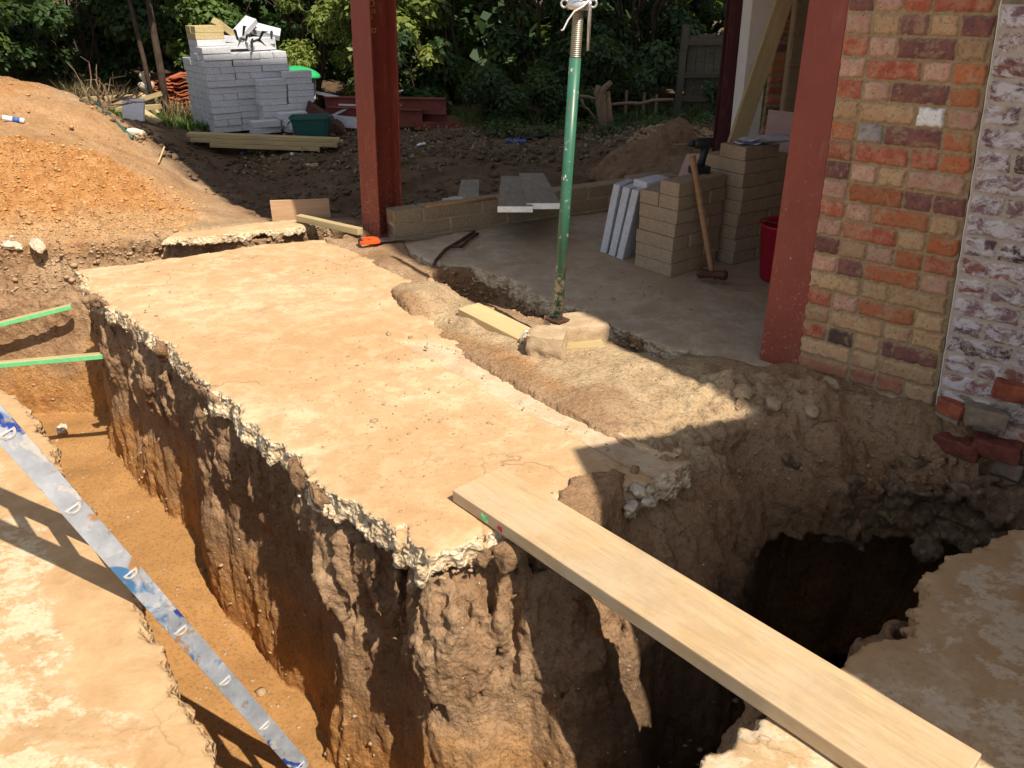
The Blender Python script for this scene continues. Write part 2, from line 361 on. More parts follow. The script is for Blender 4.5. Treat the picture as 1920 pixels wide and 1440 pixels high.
def surfnet(vol, org, h):
    S = vol < 0; nx, ny, nz = vol.shape
    c = np.zeros((nx-1, ny-1, nz-1), np.uint8)
    for i in (0, 1):
        for j in (0, 1):
            for k in (0, 1): c += S[i:nx-1+i, j:ny-1+j, k:nz-1+k]
    mixed = (c > 0) & (c < 8); del c
    I = np.argwhere(mixed); idn = np.full(mixed.shape, -1, np.int32); idn[mixed] = np.arange(len(I), dtype=np.int32)
    cor = [(i, j, k) for i in (0, 1) for j in (0, 1) for k in (0, 1)]
    vals = {o: vol[I[:, 0]+o[0], I[:, 1]+o[1], I[:, 2]+o[2]] for o in cor}
    acc = np.zeros((len(I), 3), np.float32); cnt = np.zeros(len(I), np.float32)
    for o in cor:
        for ax in range(3):
            if o[ax]: continue
            q = list(o); q[ax] = 1; a = vals[o]; b = vals[tuple(q)]; m = (a < 0) != (b < 0)
            t = np.where(m, a/(a-b+1e-12), 0); p = np.array(o, np.float32)[None, :].repeat(len(I), 0); p[:, ax] += t
            acc[m] += p[m]; cnt[m] += 1
    V = (I+acc/cnt[:, None])*h+np.array(org)
    Q = []
    for ax in range(3):
        a = [slice(None)]*3; b = [slice(None)]*3; a[ax] = slice(0, -1); b[ax] = slice(1, None)
        A = S[tuple(a)]; B = S[tuple(b)]; E = np.argwhere(A != B); u, v = [(1, 2), (2, 0), (0, 1)][ax]
        E = E[(E[:, u] > 0) & (E[:, v] > 0) & (E[:, u] < vol.shape[u]-1) & (E[:, v] < vol.shape[v]-1)]
        ins = A[E[:, 0], E[:, 1], E[:, 2]]
        def cid(du, dv):
            e = E.copy(); e[:, u] += du; e[:, v] += dv; return idn[e[:, 0], e[:, 1], e[:, 2]]
        q = np.stack([cid(-1, -1), cid(0, -1), cid(0, 0), cid(-1, 0)], 1); q[~ins] = q[~ins][:, ::-1]; Q.append(q)
    return V, np.concatenate(Q)
# ---- ground height: smooth surface through surveyed points
CP = [(-2.5, 4.4, 0), (-1.3, 5.1, 0), (-.6, 4.3, 0), (0, 2.2, 0), (-1, 3, 0), (-.2, 3.5, 0), (-1.8, 4, 0),
      (-2, 2.5, 0), (-1.5, 1.5, 0), (-4, 2.2, 0), (-.8, .8, 0), (1.2, 1, 0), (1.9, 1.7, 0), (2.6, 1.5, 0), (0, .4, 0), (-2, -1, 0), (2, -1, 0),
      (.0, 5.2, -.03), (1.5, 5.4, 0), (.9, 4.2, 0), (1.0, 3.45, 0), (1.6, 4.3, 0), (2.6, 4.0, 0), (-.8, 5.5, 0), (.9, 6.4, 0), (2.2, 7.0, 0), (3.5, 6, 0), (4.5, 3, 0),
      (.55, 2.75, -.01), (.9, 2.95, 0.01), (1.25, 3.0, .03), (1.6, 2.8, .01), (1.0, 2.62, -.09), (1.5, 2.62, -.16), (.55, 2.38, -.09), (.3, 2.3, -.03), (2.3, 2.3, -.1),
      (-3.4, 5.1, 0), (-2.3, 5.4, 0.01), (-1.5, 5.75, 0), (-4.6, 4.8, .02), (-1.25, 6.1, -.05)]
def cp(x, y, D): v = P(x, y, D); CP.append(tuple(v))
for a in [(-60, 275, 6.1), (0, 270, 6.15), (130, 292, 6.1), (250, 332, 6.1), (330, 385, 5.95), (60, 370, 5.6), (200, 390, 5.65),
          (-200, 120, 8.2), (-60, 133, 8.2), (0, 143, 8.1), (100, 168, 8.1), (160, 188, 8.1), (215, 225, 7.8), (265, 262, 7.7), (310, 312, 7.2), (380, 362, 6.8), (450, 392, 6.4), (520, 415, 6.0),
          (120, 250, 7.0), (40, 220, 7.1), (200, 285, 6.8),
          (320, 262, 9.4), (385, 320, 8.8), (300, 240, 9.8), (450, 340, 8.2), (520, 368, 7.6),
          (600, 392, 7.2), (800, 372, 7.5), (900, 345, 8.2), (1050, 335, 8.3), (620, 350, 8.0), (560, 300, 9.2), (640, 300, 9.3), (780, 296, 9.1), (900, 288, 9.1), (1050, 288, 9.2),
          (500, 246, 11.0), (350, 244, 11.2), (640, 262, 10.3), (860, 242, 10.9), (1000, 250, 10.6), (1130, 262, 10.0), (1000, 228, 12.0), (700, 235, 11.6), (1270, 214, 12.2), (200, 205, 12.0), (0, 175, 12.3), (-250, 130, 12.5),
          (1240, 238, 9.4), (1200, 275, 8.7), (1290, 275, 8.6), (1330, 250, 9.2), (1150, 310, 8.3), (1340, 330, 7.6)]:
    cp(*a)
for x in (-14, -8, 0, 8, 14):
    CP.append((x, 17, .1)); CP.append((x, 26, .4)); CP.append((x, -6, 0))
CP += [(6, 9, -.05), (6, 13, -.05), (9, 3, 0), (-7, 3, 0), (-8, 7, .5), (-9, 12, .1)]
CPa = np.array(CP)
def tps_fit(cp, lam=2e-3):
    n = len(cp); d2 = ((cp[:, None, :2]-cp[None, :, :2])**2).sum(-1)+.02; K = .5*d2*np.log(d2); K[np.diag_indices(n)] += lam
    Pm = np.c_[np.ones(n), cp[:, :2]]; A = np.block([[K, Pm], [Pm.T, np.zeros((3, 3))]])
    return np.linalg.solve(A, np.r_[cp[:, 2], 0, 0, 0])
TPS = tps_fit(CPa)
def height(X, Y):
    h = TPS[-3]+TPS[-2]*X+TPS[-1]*Y
    for i, (x, y, z) in enumerate(CPa):
        d2 = (X-x)**2+(Y-y)**2+.02; h = h+TPS[i]*.5*d2*np.log(d2)
    return np.clip(h, -.6, 1.4)
def sm(x, a, b): t = np.clip((x-a)/(b-a), 0, 1); return t*t*(3-2*t)
def shape(X, Y):                       # height plus the hand-made forms of the far ground
    h = height(X, Y)
    # slight dip of the foundation trench behind the low wall, steep far bank
    bank = polysdf(X, Y, PIT); w = (np.sin(X*3.1)+np.sin(Y*4.3+X*1.7))*.06
    h = np.minimum(h, np.where(bank+w < 0, -.30+.06*np.sin(X*2.2+Y), h)*1.0+sm(bank+w, -.12, .05)*.6)
    return h
PIT = [G2(470, 408, -.1), G2(600, 425, -.1), (-1.1, 5.75), (.2, 6.45), (2.0, 7.35), (2.6, 8.2), G2(1200, 325, -.1), G2(1000, 290, -.05), G2(830, 293, -.05), G2(760, 310, -.1), G2(560, 350, -.1)]
# ---- outlines (world metres)
LEFT_EDGE = [(-.25, 1.89), (-.43, 2.10), (-.66, 2.29), (-.78, 2.47), (-.97, 2.66), (-1.12, 2.86), (-1.39, 3.14), (-1.58, 3.42), (-1.86, 3.70), (-2.08, 3.95), (-2.43, 4.31), (-2.61, 4.58)]
TRENCH = LEFT_EDGE+[(-2.2, 4.80), (-1.7, 5.02), (-1.25, 5.25), (-1.12, 5.42), (-1.2, 5.58), (-1.5, 5.60), (-2.3, 5.34), (-3.38, 5.07), (-4.0, 4.98), (-6.0, 4.9), (-6.0, 2.9), (-2.75, 3.0), (-2.32, 3.12),
          (-2.2, 3.04), (-1.83, 2.66), (-1.56, 2.29), (-1.22, 1.95), (-.98, 1.60), (-.82, 1.38), (-.69, 1.22), (-.45, .9), (-.3, .5), (.0, .45), (.12, .78),
          (.22, .98), (.38, 1.16), (.58, 1.29), (.81, 1.45), (1.0, 1.53), (1.08, 1.60), (1.17, 1.74), (1.28, 1.86), (1.43, 1.94), (1.6, 2.02), (1.95, 2.12), (2.15, 2.35),
          (1.85, 2.60), (1.35, 2.62), (.98, 2.50), (.66, 2.27), (.38, 2.06), (.12, 1.97), (-.07, 1.95)]
ISLAND = [p for p in LEFT_EDGE]+[G2(330, 482), G2(470, 462), G2(600, 448), G2(655, 468), G2(745, 505), G2(775, 523), G2(752, 548), G2(800, 600), G2(905, 665), G2(1000, 722), G2(1100, 775), G2(1200, 822), G2(1296, 852), G2(1300, 866), G2(1262, 880),
          G2(1220, 898), G2(1165, 905), G2(1100, 918), G2(1030, 950), G2(925, 1003), G2(870, 1020), G2(800, 1042)]
LEFTSLAB = [(-2.32, 3.12), (-2.2, 3.04), (-1.83, 2.66), (-1.56, 2.29), (-1.22, 1.95), (-.98, 1.60), (-.82, 1.38), (-.69, 1.22), (-.45, .9), (-.3, .5), (-.3, -1.2), (-5, -1.2), (-5, 3.0), (-2.75, 3.0)]
RIGHTSLAB = [(.0, .45), (.12, .78), (.22, .98), (.38, 1.16), (.58, 1.29), (.81, 1.45), (.93, 1.53), (1.03, 1.54), (1.08, 1.60), (1.09, 1.68), (1.17, 1.72), (1.2, 1.8), (1.27, 1.83), (1.3, 1.89), (1.40, 1.91), (1.47, 1.96), (1.6, 2.02), (1.95, 2.12), (3.6, 2.0), (3.6, -1.2), (0, -1.2)]
DITCH = [G2(812, 500), G2(880, 497), G2(960, 520), G2(1040, 565), G2(1090, 574), G2(1135, 598), G2(1185, 622), G2(1235, 640), G2(1292, 655), G2(1262, 668), G2(1190, 662), G2(1120, 625), G2(1010, 590), G2(930, 568), G2(850, 548), G2(800, 518)]
INNER = [G2(780, 478), G2(840, 493), G2(880, 496), G2(920, 505), G2(960, 520), G2(1000, 545), G2(1040, 565), G2(1090, 574), G2(1135, 598), G2(1185, 622), G2(1235, 640), G2(1292, 655), G2(1350, 668), G2(1432, 690),
         (1.4, 3.35), (4.2, 3.3), (4.2, 7.4), (2.9, 7.25), G2(1165, 392), G2(950, 420), G2(760, 452)]
BANK = [G2(300, 452), G2(360, 447), G2(430, 441), G2(500, 434), G2(560, 428), G2(577, 420), G2(560, 413), G2(480, 421), G2(400, 430), G2(330, 438)]
def zone_attr(ob, V):
    X, Y, Z = V[:, 0], V[:, 1], V[:, 2]
    w = np.array([mnoise.noise(Vector((x*2.2, y*2.2, z*2.2)))+.5*mnoise.noise(Vector((x*7, y*7, z*7))) for x, y, z in V[::1]]) if len(V) < 200000 else (np.sin(X*5+np.sin(Y*7)*1.5)+np.sin(Y*6+Z*4+np.sin(X*9)))*.25+(np.sin(X*23+Y*11)+np.sin(Y*27-X*13))*.08
    heap = polysdf(X, Y, [G2(-300, 475), G2(150, 462), G2(330, 440), (-2.25, 6.0), (-3.0, 6.35), (-5, 6.5), (-9, 6.6), (-9, 4.5)])
    o = sm(-heap+w*.25, -.05, .18)*sm(Z, -.12, .02)
    top = polysdf(X, Y, [(-9, 8.2), P(0, 150, 8.1)[:2], P(60, 175, 7.8)[:2], P(30, 205, 7.4)[:2], (-9, 7)]); o = np.maximum(o, sm(-top+w*.3, -.2, .1)*.8)
    ditchside = polysdf(X, Y, [G2(740, 560), G2(800, 570), G2(900, 620), G2(1000, 660), G2(1080, 640), G2(1200, 720), G2(1050, 740), G2(930, 680), G2(800, 610)])
    o = np.maximum(o, sm(-ditchside+w*.12, -.03, .08)*.55)
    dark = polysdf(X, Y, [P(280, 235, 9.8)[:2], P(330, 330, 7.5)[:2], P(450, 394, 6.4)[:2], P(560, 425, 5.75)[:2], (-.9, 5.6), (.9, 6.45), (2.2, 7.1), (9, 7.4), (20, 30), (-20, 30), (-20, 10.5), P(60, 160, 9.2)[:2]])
    g = np.maximum(sm(-dark+w*.3, -.08, .15)*.75, sm(Y, 11.8, 12.6)*.9)  # ground behind the trees darkened to stand in for shade
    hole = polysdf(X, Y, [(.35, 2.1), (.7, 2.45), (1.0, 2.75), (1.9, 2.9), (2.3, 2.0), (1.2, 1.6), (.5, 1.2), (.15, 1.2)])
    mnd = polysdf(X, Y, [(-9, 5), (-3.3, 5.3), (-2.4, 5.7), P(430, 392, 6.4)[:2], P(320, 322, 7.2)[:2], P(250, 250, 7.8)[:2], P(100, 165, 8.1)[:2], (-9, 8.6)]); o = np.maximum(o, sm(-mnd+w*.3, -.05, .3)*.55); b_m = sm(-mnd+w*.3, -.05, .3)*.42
    g = np.maximum(g, sm(-hole, -.2, .25)*sm(-Z+w*.1, .18, .6)*.8)  # pit soil darkens with depth, shade painted into the colour
    sand = polysdf(X, Y, [G2(740, 530), G2(870, 540), G2(1000, 600), G2(1150, 640), G2(1440, 700), G2(1500, 760), G2(1380, 830), G2(1250, 830), G2(1000, 690), G2(780, 600)])
    b = sm(-sand+w*.18, -.06, .12)*.95*sm(Z, -.2, -.02)
    b = np.maximum(b, sm(-polysdf(X, Y, [(-4, 5.05), (-2.3, 5.25), (-1.3, 5.45), (-1.2, 5.9), (-2, 6.2), (-3.0, 5.6)])+w*.2, -.05, .15)*.45*sm(Z, -.1, .0))
    b = np.maximum(b, b_m*(1-o))
    c = np.ones((len(V), 4), np.float32); c[:, 0] = o; c[:, 1] = g*(1-o); c[:, 2] = b
    a = ob.data.color_attributes.new('zone', 'FLOAT_COLOR', 'POINT'); a.data.foreach_set('color', c.ravel())
def near_soil():
    h = .0115 if VOX is None else VOX; x0, x1, y0, y1, z0, z1 = -4.3, 2.75, .55, 6.35, -1.62, .62
    ax = [np.arange(a, b, h).astype(np.float32) for a, b in ((x0, x1), (y0, y1), (z0, z1))]
    X2, Y2 = np.meshgrid(ax[0], ax[1], indexing='ij'); Z = ax[2][None, None, :]
    H = shape(X2, Y2).astype(np.float32)
    nearw = sm(polysdf(X2, Y2, [(-1.35, 5.9), (-1.35, 5.0), (-2.6, 4.5), (.3, .5), (4, .5), (4, 7.5), (.9, 6.4), (-.9, 5.5)]), .0, .35)
    H = np.minimum(H, .012+nearw*2).astype(np.float32)
    H += fbm(ax[:2], (.30, .30), 11, 5, .55)*.018
    heap = sm(-polysdf(X2, Y2, [G2(-300, 470), G2(150, 458), G2(330, 438), (-2.25, 6.0), (-3.0, 6.35), (-9, 6.5), (-9, 4.5)]), -.1, .25)
    H += heap*(np.abs(fbm(ax[:2], (.11, .11), 31, 4, .6))*.05-.015)
    # lumpy broken ground near the wall foot and beside the slab
    lump = sm(-polysdf(X2, Y2, [G2(1100, 850), G2(1330, 690), G2(1500, 700), G2(1850, 800), G2(1750, 900), G2(1400, 900), G2(1200, 960)]), -.1, .15)
    H += lump*(np.abs(fbm(ax[:2], (.17, .17), 41, 4, .62))*.06-.02)
    # raised broken screed by the ditch head
    def bumpat(px, py, r, a, z=0):
        q = G(px, py, z); return a*np.exp(-(((X2-q.x)**2+(Y2-q.y)**2)/r**2)**1.5)
    H += bumpat(800, 555, .19, .05)+bumpat(760, 575, .16, .025)+bumpat(880, 590, .14, .03)
    H -= bumpat(830, 600, .12, .05)+bumpat(790, 615, .10, .03)
    tdd = polysdf(X2, Y2, TRENCH)
    for poly, dep in ((ISLAND, .105), (LEFTSLAB, .085), (RIGHTSLAB, .085), (INNER, .10), (BANK, .05)):
        ps = polysdf(X2, Y2, poly); thr = .03 if poly is not ISLAND else np.where(tdd < .10, .03, -.045)
        f_ = sm(thr-ps, 0, .05); H = (H*(1-f_)+(np.minimum(H, 0)-dep)*f_).astype(np.float32)
    shp = polysdf(X2, Y2, [G2(1000, 980), G2(1060, 905), G2(1120, 880), G2(1200, 868), G2(1330, 830), G2(1400, 900), G2(1250, 1000), G2(1130, 1010)])
    ms = sm(-shp+fbm(ax[:2], (.11, .11), 51, 4, .65)*.05, -.02, .05); dist_ = np.clip(polysdf(X2, Y2, ISLAND), 0, .5)
    H = (H*(1-ms)+(.010-.22*dist_+np.abs(fbm(ax[:2], (.09, .09), 52, 4, .6))*.02)*ms).astype(np.float32)
    vol = Z-H[:, :, None]
    # ditch in the inner floor
    dd = polysdf(X2, Y2, DITCH)+ngrid(ax[:2], (.12, .12), 5)*.02
    n3 = fbm(ax, (.09, .09, .16), 71, 3, .55)
    dv = np.maximum(dd[:, :, None]+n3*.018+(-Z)*.15, (-.24)-Z+n3*.02); vol = np.maximum(vol, -dv); del dv
    # trench
    td = polysdf(X2, Y2, TRENCH)
    fl = -1.17-.16*sm(X2, -1.9, -1.1)-.33*sm(X2, -.55, .15)+.45*sm(X2, -2.35, -1.6)*sm(Y2, 4.4, 4.9)
    fl = fl+fbm(ax[:2], (.35, .35), 15, 3)*.018
    big = fbm(ax, (.34, .34, 1.1), 21, 2, .5)       # buttresses
    ver = ngrid(ax, (.085, .085, .42), 25)           # vertical scrapes
    ver2 = ngrid(ax, (.035, .035, .15), 26)
    crg = .3-np.abs(fbm(ax, (.085, .085, .30), 28, 3, .55)); vol_e = None
    far = sm(Y2, 4.7, 5.1)[:, :, None]                # far bank slopes back more
    front = (sm(X2, -.35, -.05)*sm(-Y2, -2.6, -2.3))[:, :, None]
    under = np.exp(-((Z+.13)/.05)**2)*.028+np.exp(-((Z+.62)/.12)**2)*.02
    cave = sm(X2, .9, 1.3)[:, :, None]*sm(Y2, 2.1, 2.4)[:, :, None]*sm(-Z, .42, .56)*.55
    slope = (sm(X2, .15, .5)*sm(Y2, 1.8, 2.1)*(1-sm(X2, 1.0, 1.4)))[:, :, None]*np.clip(.42+Z, 0, .42)*.55
    nn_ = (.74*X2+.67*Y2); lft = (sm(-nn_, -.75, -.55)*sm(-Y2, -4.2, -3.6)*(1-sm(X2, -.3, 0)))[:, :, None]
    bat = (.07+.24*far+.16*front)*np.clip(-Z, 0, 1.2)
    tr_ = lambda q, k: (np.floor(q*k)+sm((q*k) % 1, .25, .75))/k
    tw = td[:, :, None]+bat+(big*(.07+.02*front)+(tr_(ver, 3.0)*(.042-.012*front)+tr_(ver2, 2.0)*.014+n3*.012+crg*.05)*(1-.62*sm(-Z, .35, .75)))*(1-.72*lft)-.02*lft-under-cave-slope
    tw = np.maximum(tw, fl[:, :, None]-Z); vol = np.maximum(vol, -tw); del tw, big, ver, crg
    vol[:, :, 0] = np.minimum(vol[:, :, 0], 1)
    V, Q = surfnet(vol, (x0, y0, z0), h); del vol
    V = roughen(V, Q, .0125, wall=lambda V, N: (.22+.78*sm(1-N[:, 2], .25, .7))*(1-.55*sm(-V[:, 2], .35, .8)))
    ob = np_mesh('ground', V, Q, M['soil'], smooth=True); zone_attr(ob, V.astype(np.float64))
    tag(ob, kind='structure'); return V
def slab(name, poly, top, th, mat, vox=.008, rag=.02, clip=None, strip=None, lift=None):
    p = np.array(poly); x0, y0 = p.min(0)-.06; x1, y1 = p.max(0)+.06
    if clip: x0, y0, x1, y1 = max(x0, clip[0]), max(y0, clip[1]), min(x1, clip[2]), min(y1, clip[3])
    ax = [np.arange(a, b, vox).astype(np.float32) for a, b in ((x0, x1), (y0, y1), (top-th-.03, top+.045+(lift or 0)))]
    X2, Y2 = np.meshgrid(ax[0], ax[1], indexing='ij'); Z = ax[2][None, None, :]
    d = polysdf(X2, Y2, poly)+fbm(ax[:2], (.13, .13), 3, 4, .65)*rag*1.15
    n3 = fbm(ax, (.05, .05, .05), 8, 3, .6)
    H = top+fbm(ax[:2], (.6, .6), 9, 3, .4)*.004
    H = H-np.exp(np.minimum(d, 0)/.03)*.006
    if strip is not None: H = H+strip(X2, Y2)
    edge = np.exp(np.minimum(d, 0)/.05)
    body = np.maximum(d[:, :, None]+n3*.020-np.clip((top-Z)/th, 0, 1)*.022*(1+n3), Z-H[:, :, None])
    body = np.maximum(body, (top-th)-Z+n3*.018*edge[:, :, None]+fbm(ax[:2], (.12, .12), 18, 3)[:, :, None]*.02)
    body[0] = body[-1] = 1; body[:, 0] = body[:, -1] = 1; body[:, :, 0] = body[:, :, -1] = 1
    V, Q = surfnet(body, (x0, y0, ax[2][0]), vox)
    V = roughen(V, Q, .011, (.035, .018, .010), (1, 1, 1), 4, wall=lambda V, N: .03+.97*sm(1-N[:, 2], .15, .5))
    ob = np_mesh(name, V, Q, mat, smooth=True); tag(ob, kind='structure')
    c = np.zeros((len(V), 4), np.float32); c[:, 3] = 1
    if name == 'concrete_slab' and poly is ISLAND:
        s = polysdf(V[:, 0], V[:, 1], STRIP); ww = np.sin(V[:, 0]*17+np.sin(V[:, 1]*13)*2)*.03
        c[:, 2] = sm(-s+ww, -.02, .05)*.35
    if poly is LEFTSLAB or poly is RIGHTSLAB:
        e_ = polysdf(V[:, 0], V[:, 1], TRENCH); q_ = np.c_[V[:, 0], V[:, 1], V[:, 0]*0]; ww = vnoise(q_, .21, 3)*.075+vnoise(q_, .08, 4)*.035+vnoise(q_, .03, 5)*.016
        c[:, 0] = sm(-(e_-(.15 if poly is LEFTSLAB else .03))+ww, -.006, .012)*.9
    a = ob.data.color_attributes.new('zone', 'FLOAT_COLOR', 'POINT'); a.data.foreach_set('color', c.ravel())
    return V
STRIP = [G2(700, 628), G2(800, 640), G2(905, 668), G2(1000, 724), G2(1200, 830), G2(1296, 856), G2(1225, 895), G2(1130, 850), G2(1040, 800), G2(960, 765), G2(870, 705), G2(760, 650)]
VOX = None
NEAR_V = near_soil()
def island_strip(X, Y):
    s = polysdf(X, Y, STRIP)+np.sin(X*21+Y*9)*.008+np.sin(Y*31)*.005
    return -.016*sm(-s, 0, .012)
slab('concrete_slab', ISLAND, .0, .105, M['slab'], .0085, .025, strip=island_strip)
slab('concrete_slab', LEFTSLAB, .0, .075, M['rough'], .0085, .012, clip=(-3.6, .3, 9, 9))
slab('concrete_slab', RIGHTSLAB, .0, .075, M['rough'], .0085, .012, clip=(-9, .3, 3.2, 9))
slab('concrete_floor', INNER, .0, .11, M['floor'], .011, .02)
slab('concrete_strip', BANK, .012, .05, M['slab'], .008, .018)
def far_ground():
    xs = np.unique(np.r_[np.arange(-40, -9, 1.0), np.arange(-9, 5, .035), np.arange(5, 40, .6)]); ys = np.unique(np.r_[np.arange(-12, 4.8, .3), np.arange(4.8, 13.2, .035), np.arange(13.2, 60, .8)])
    X, Y = np.meshgrid(xs, ys, indexing='ij'); H = shape(X, Y)
    # rough texture: interpolate lattice noise
    gx = np.arange(-40.2, 41, .035); 
    for sc, am, sd in ((.5, .035, 1), (.2, .022, 2), (.09, .014, 3), (.045, .006, 4)):
        L_ = lat((int(82/sc)+3, int(74/sc)+3), sd); u = (X+41)/sc; v = (Y+13)/sc; i = u.astype(int); j = v.astype(int); fx = u-i; fy = v-j; fx = fx*fx*(3-2*fx); fy = fy*fy*(3-2*fy)
        nn = L_[i, j]*(1-fx)*(1-fy)+L_[i+1, j]*fx*(1-fy)+L_[i, j+1]*(1-fx)*fy+L_[i+1, j+1]*fx*fy
        H = H+(np.abs(nn)-.4)*am*1.3*sm(Y, 6.1, 6.4)
    ins = (X > -4.24) & (X < 2.69) & (Y > .61) & (Y < 6.29)
    slabs = (Y < 4.9) | (X > 2.69)
    H = np.where(slabs & (Y < 6.6), np.minimum(H, 0)-.012, H)
    H = np.where(ins, -2.3, H-.004)
    tr = polysdf(X, Y, TRENCH) < -.05; H = np.where(tr & ~ins, -1.15, H)
    n, m = X.shape; V = np.stack([X, Y, H], -1).reshape(-1, 3); idx = np.arange(n*m).reshape(n, m)
    Q = np.stack([idx[:-1, :-1], idx[1:, :-1], idx[1:, 1:], idx[:-1, 1:]], -1).reshape(-1, 4)
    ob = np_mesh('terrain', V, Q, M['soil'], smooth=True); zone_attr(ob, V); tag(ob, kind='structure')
far_ground()
def gz(x, y): return float(shape(np.array([[x]], float), np.array([[y]], float))[0, 0])
# ================================================================ house, walls and posts
FD = Vector((-.700, .714, 0)); FN = Vector((-.714, -.700, 0))   # along the facade, outward normal
def brick_mat(name, mortar, wash=0.0, dark=1.0):
    m = NT(name, .95, .15); O = m.coord('World')
    a = m.attr('bc'); b = m.attr('bd'); k = m.attr('bk', 'Fac')
    n = m.noise(O, 22, 6, .7); n2 = m.noise(O, 75, 5, .75)
    c = m.mix(m.ramp(n, [(.42, 0.0), (.62, 1.0)]), a, b)
    c = m.mix(m.ramp(n2, [(.32, .7), (.47, 0.0)]), c, (.07, .045, .035))
    mo = m.mix(m.ramp(n2, [(.35, 0.0), (.65, 1.0)]), tuple(x*.72 for x in mortar), tuple(min(1, x*1.2) for x in mortar))
    if wash:
        ws = m.noise(m.coord('World', (1, 1, 1.5)), 16, 8, .75, .5)
        c = m.mix(m.ramp(ws, [(.44, 0.0), (.55, wash)]), c, m.mix(n2, (.50, .46, .49), (.76, .73, .72))); mo = m.mix(m.ramp(ws, [(.4, .2), (.6, .8)]), mo, (.56, .49, .43))
    c = m.mix(m.ramp(m.noise(m.coord('World', (1, 1, 1), (0, 0, 0), (5, 2, 1)), 15, 7, .72, .4), [(.54, 0.0), (.62, .55)]), c, m.mix(.5, mo, (.50, .36, .22)))
    c = m.mix(k, mo, c)
    low = m.sep(O)[2]
    c = m.mix(m.ramp(m.math('ADD', low, m.math('MULTIPLY', n, .25)), [(.02, .75), (.28, 0.0)]), c, (.28, .21, .135))
    m.col(c); m.bump(n2, .6, .003, m.bump(n, .4, .004)); return m.m
M['brick'] = brick_mat('mixed_brick', (.39, .285, .165)); M['brickwash'] = brick_mat('whitewashed_brick', (.40, .33, .26), .95)
BR = {'o': ((.47, .15, .065), (.42, .19, .10)), 'r': ((.38, .10, .06), (.48, .21, .13)), 'p': ((.19, .09, .085), (.30, .13, .10)),
      'k': ((.48, .26, .19), (.55, .38, .26)), 'y': ((.52, .36, .20), (.46, .27, .15)), 'b': ((.075, .055, .05), (.13, .07, .055)),
      'v': ((.17, .10, .115), (.27, .17, .17)), 'w': ((.85, .83, .80), (.85, .83, .80)), 'g': ((.40, .35, .28), (.25, .24, .26)), 'O': ((.52, .18, .075), (.47, .22, .11))}
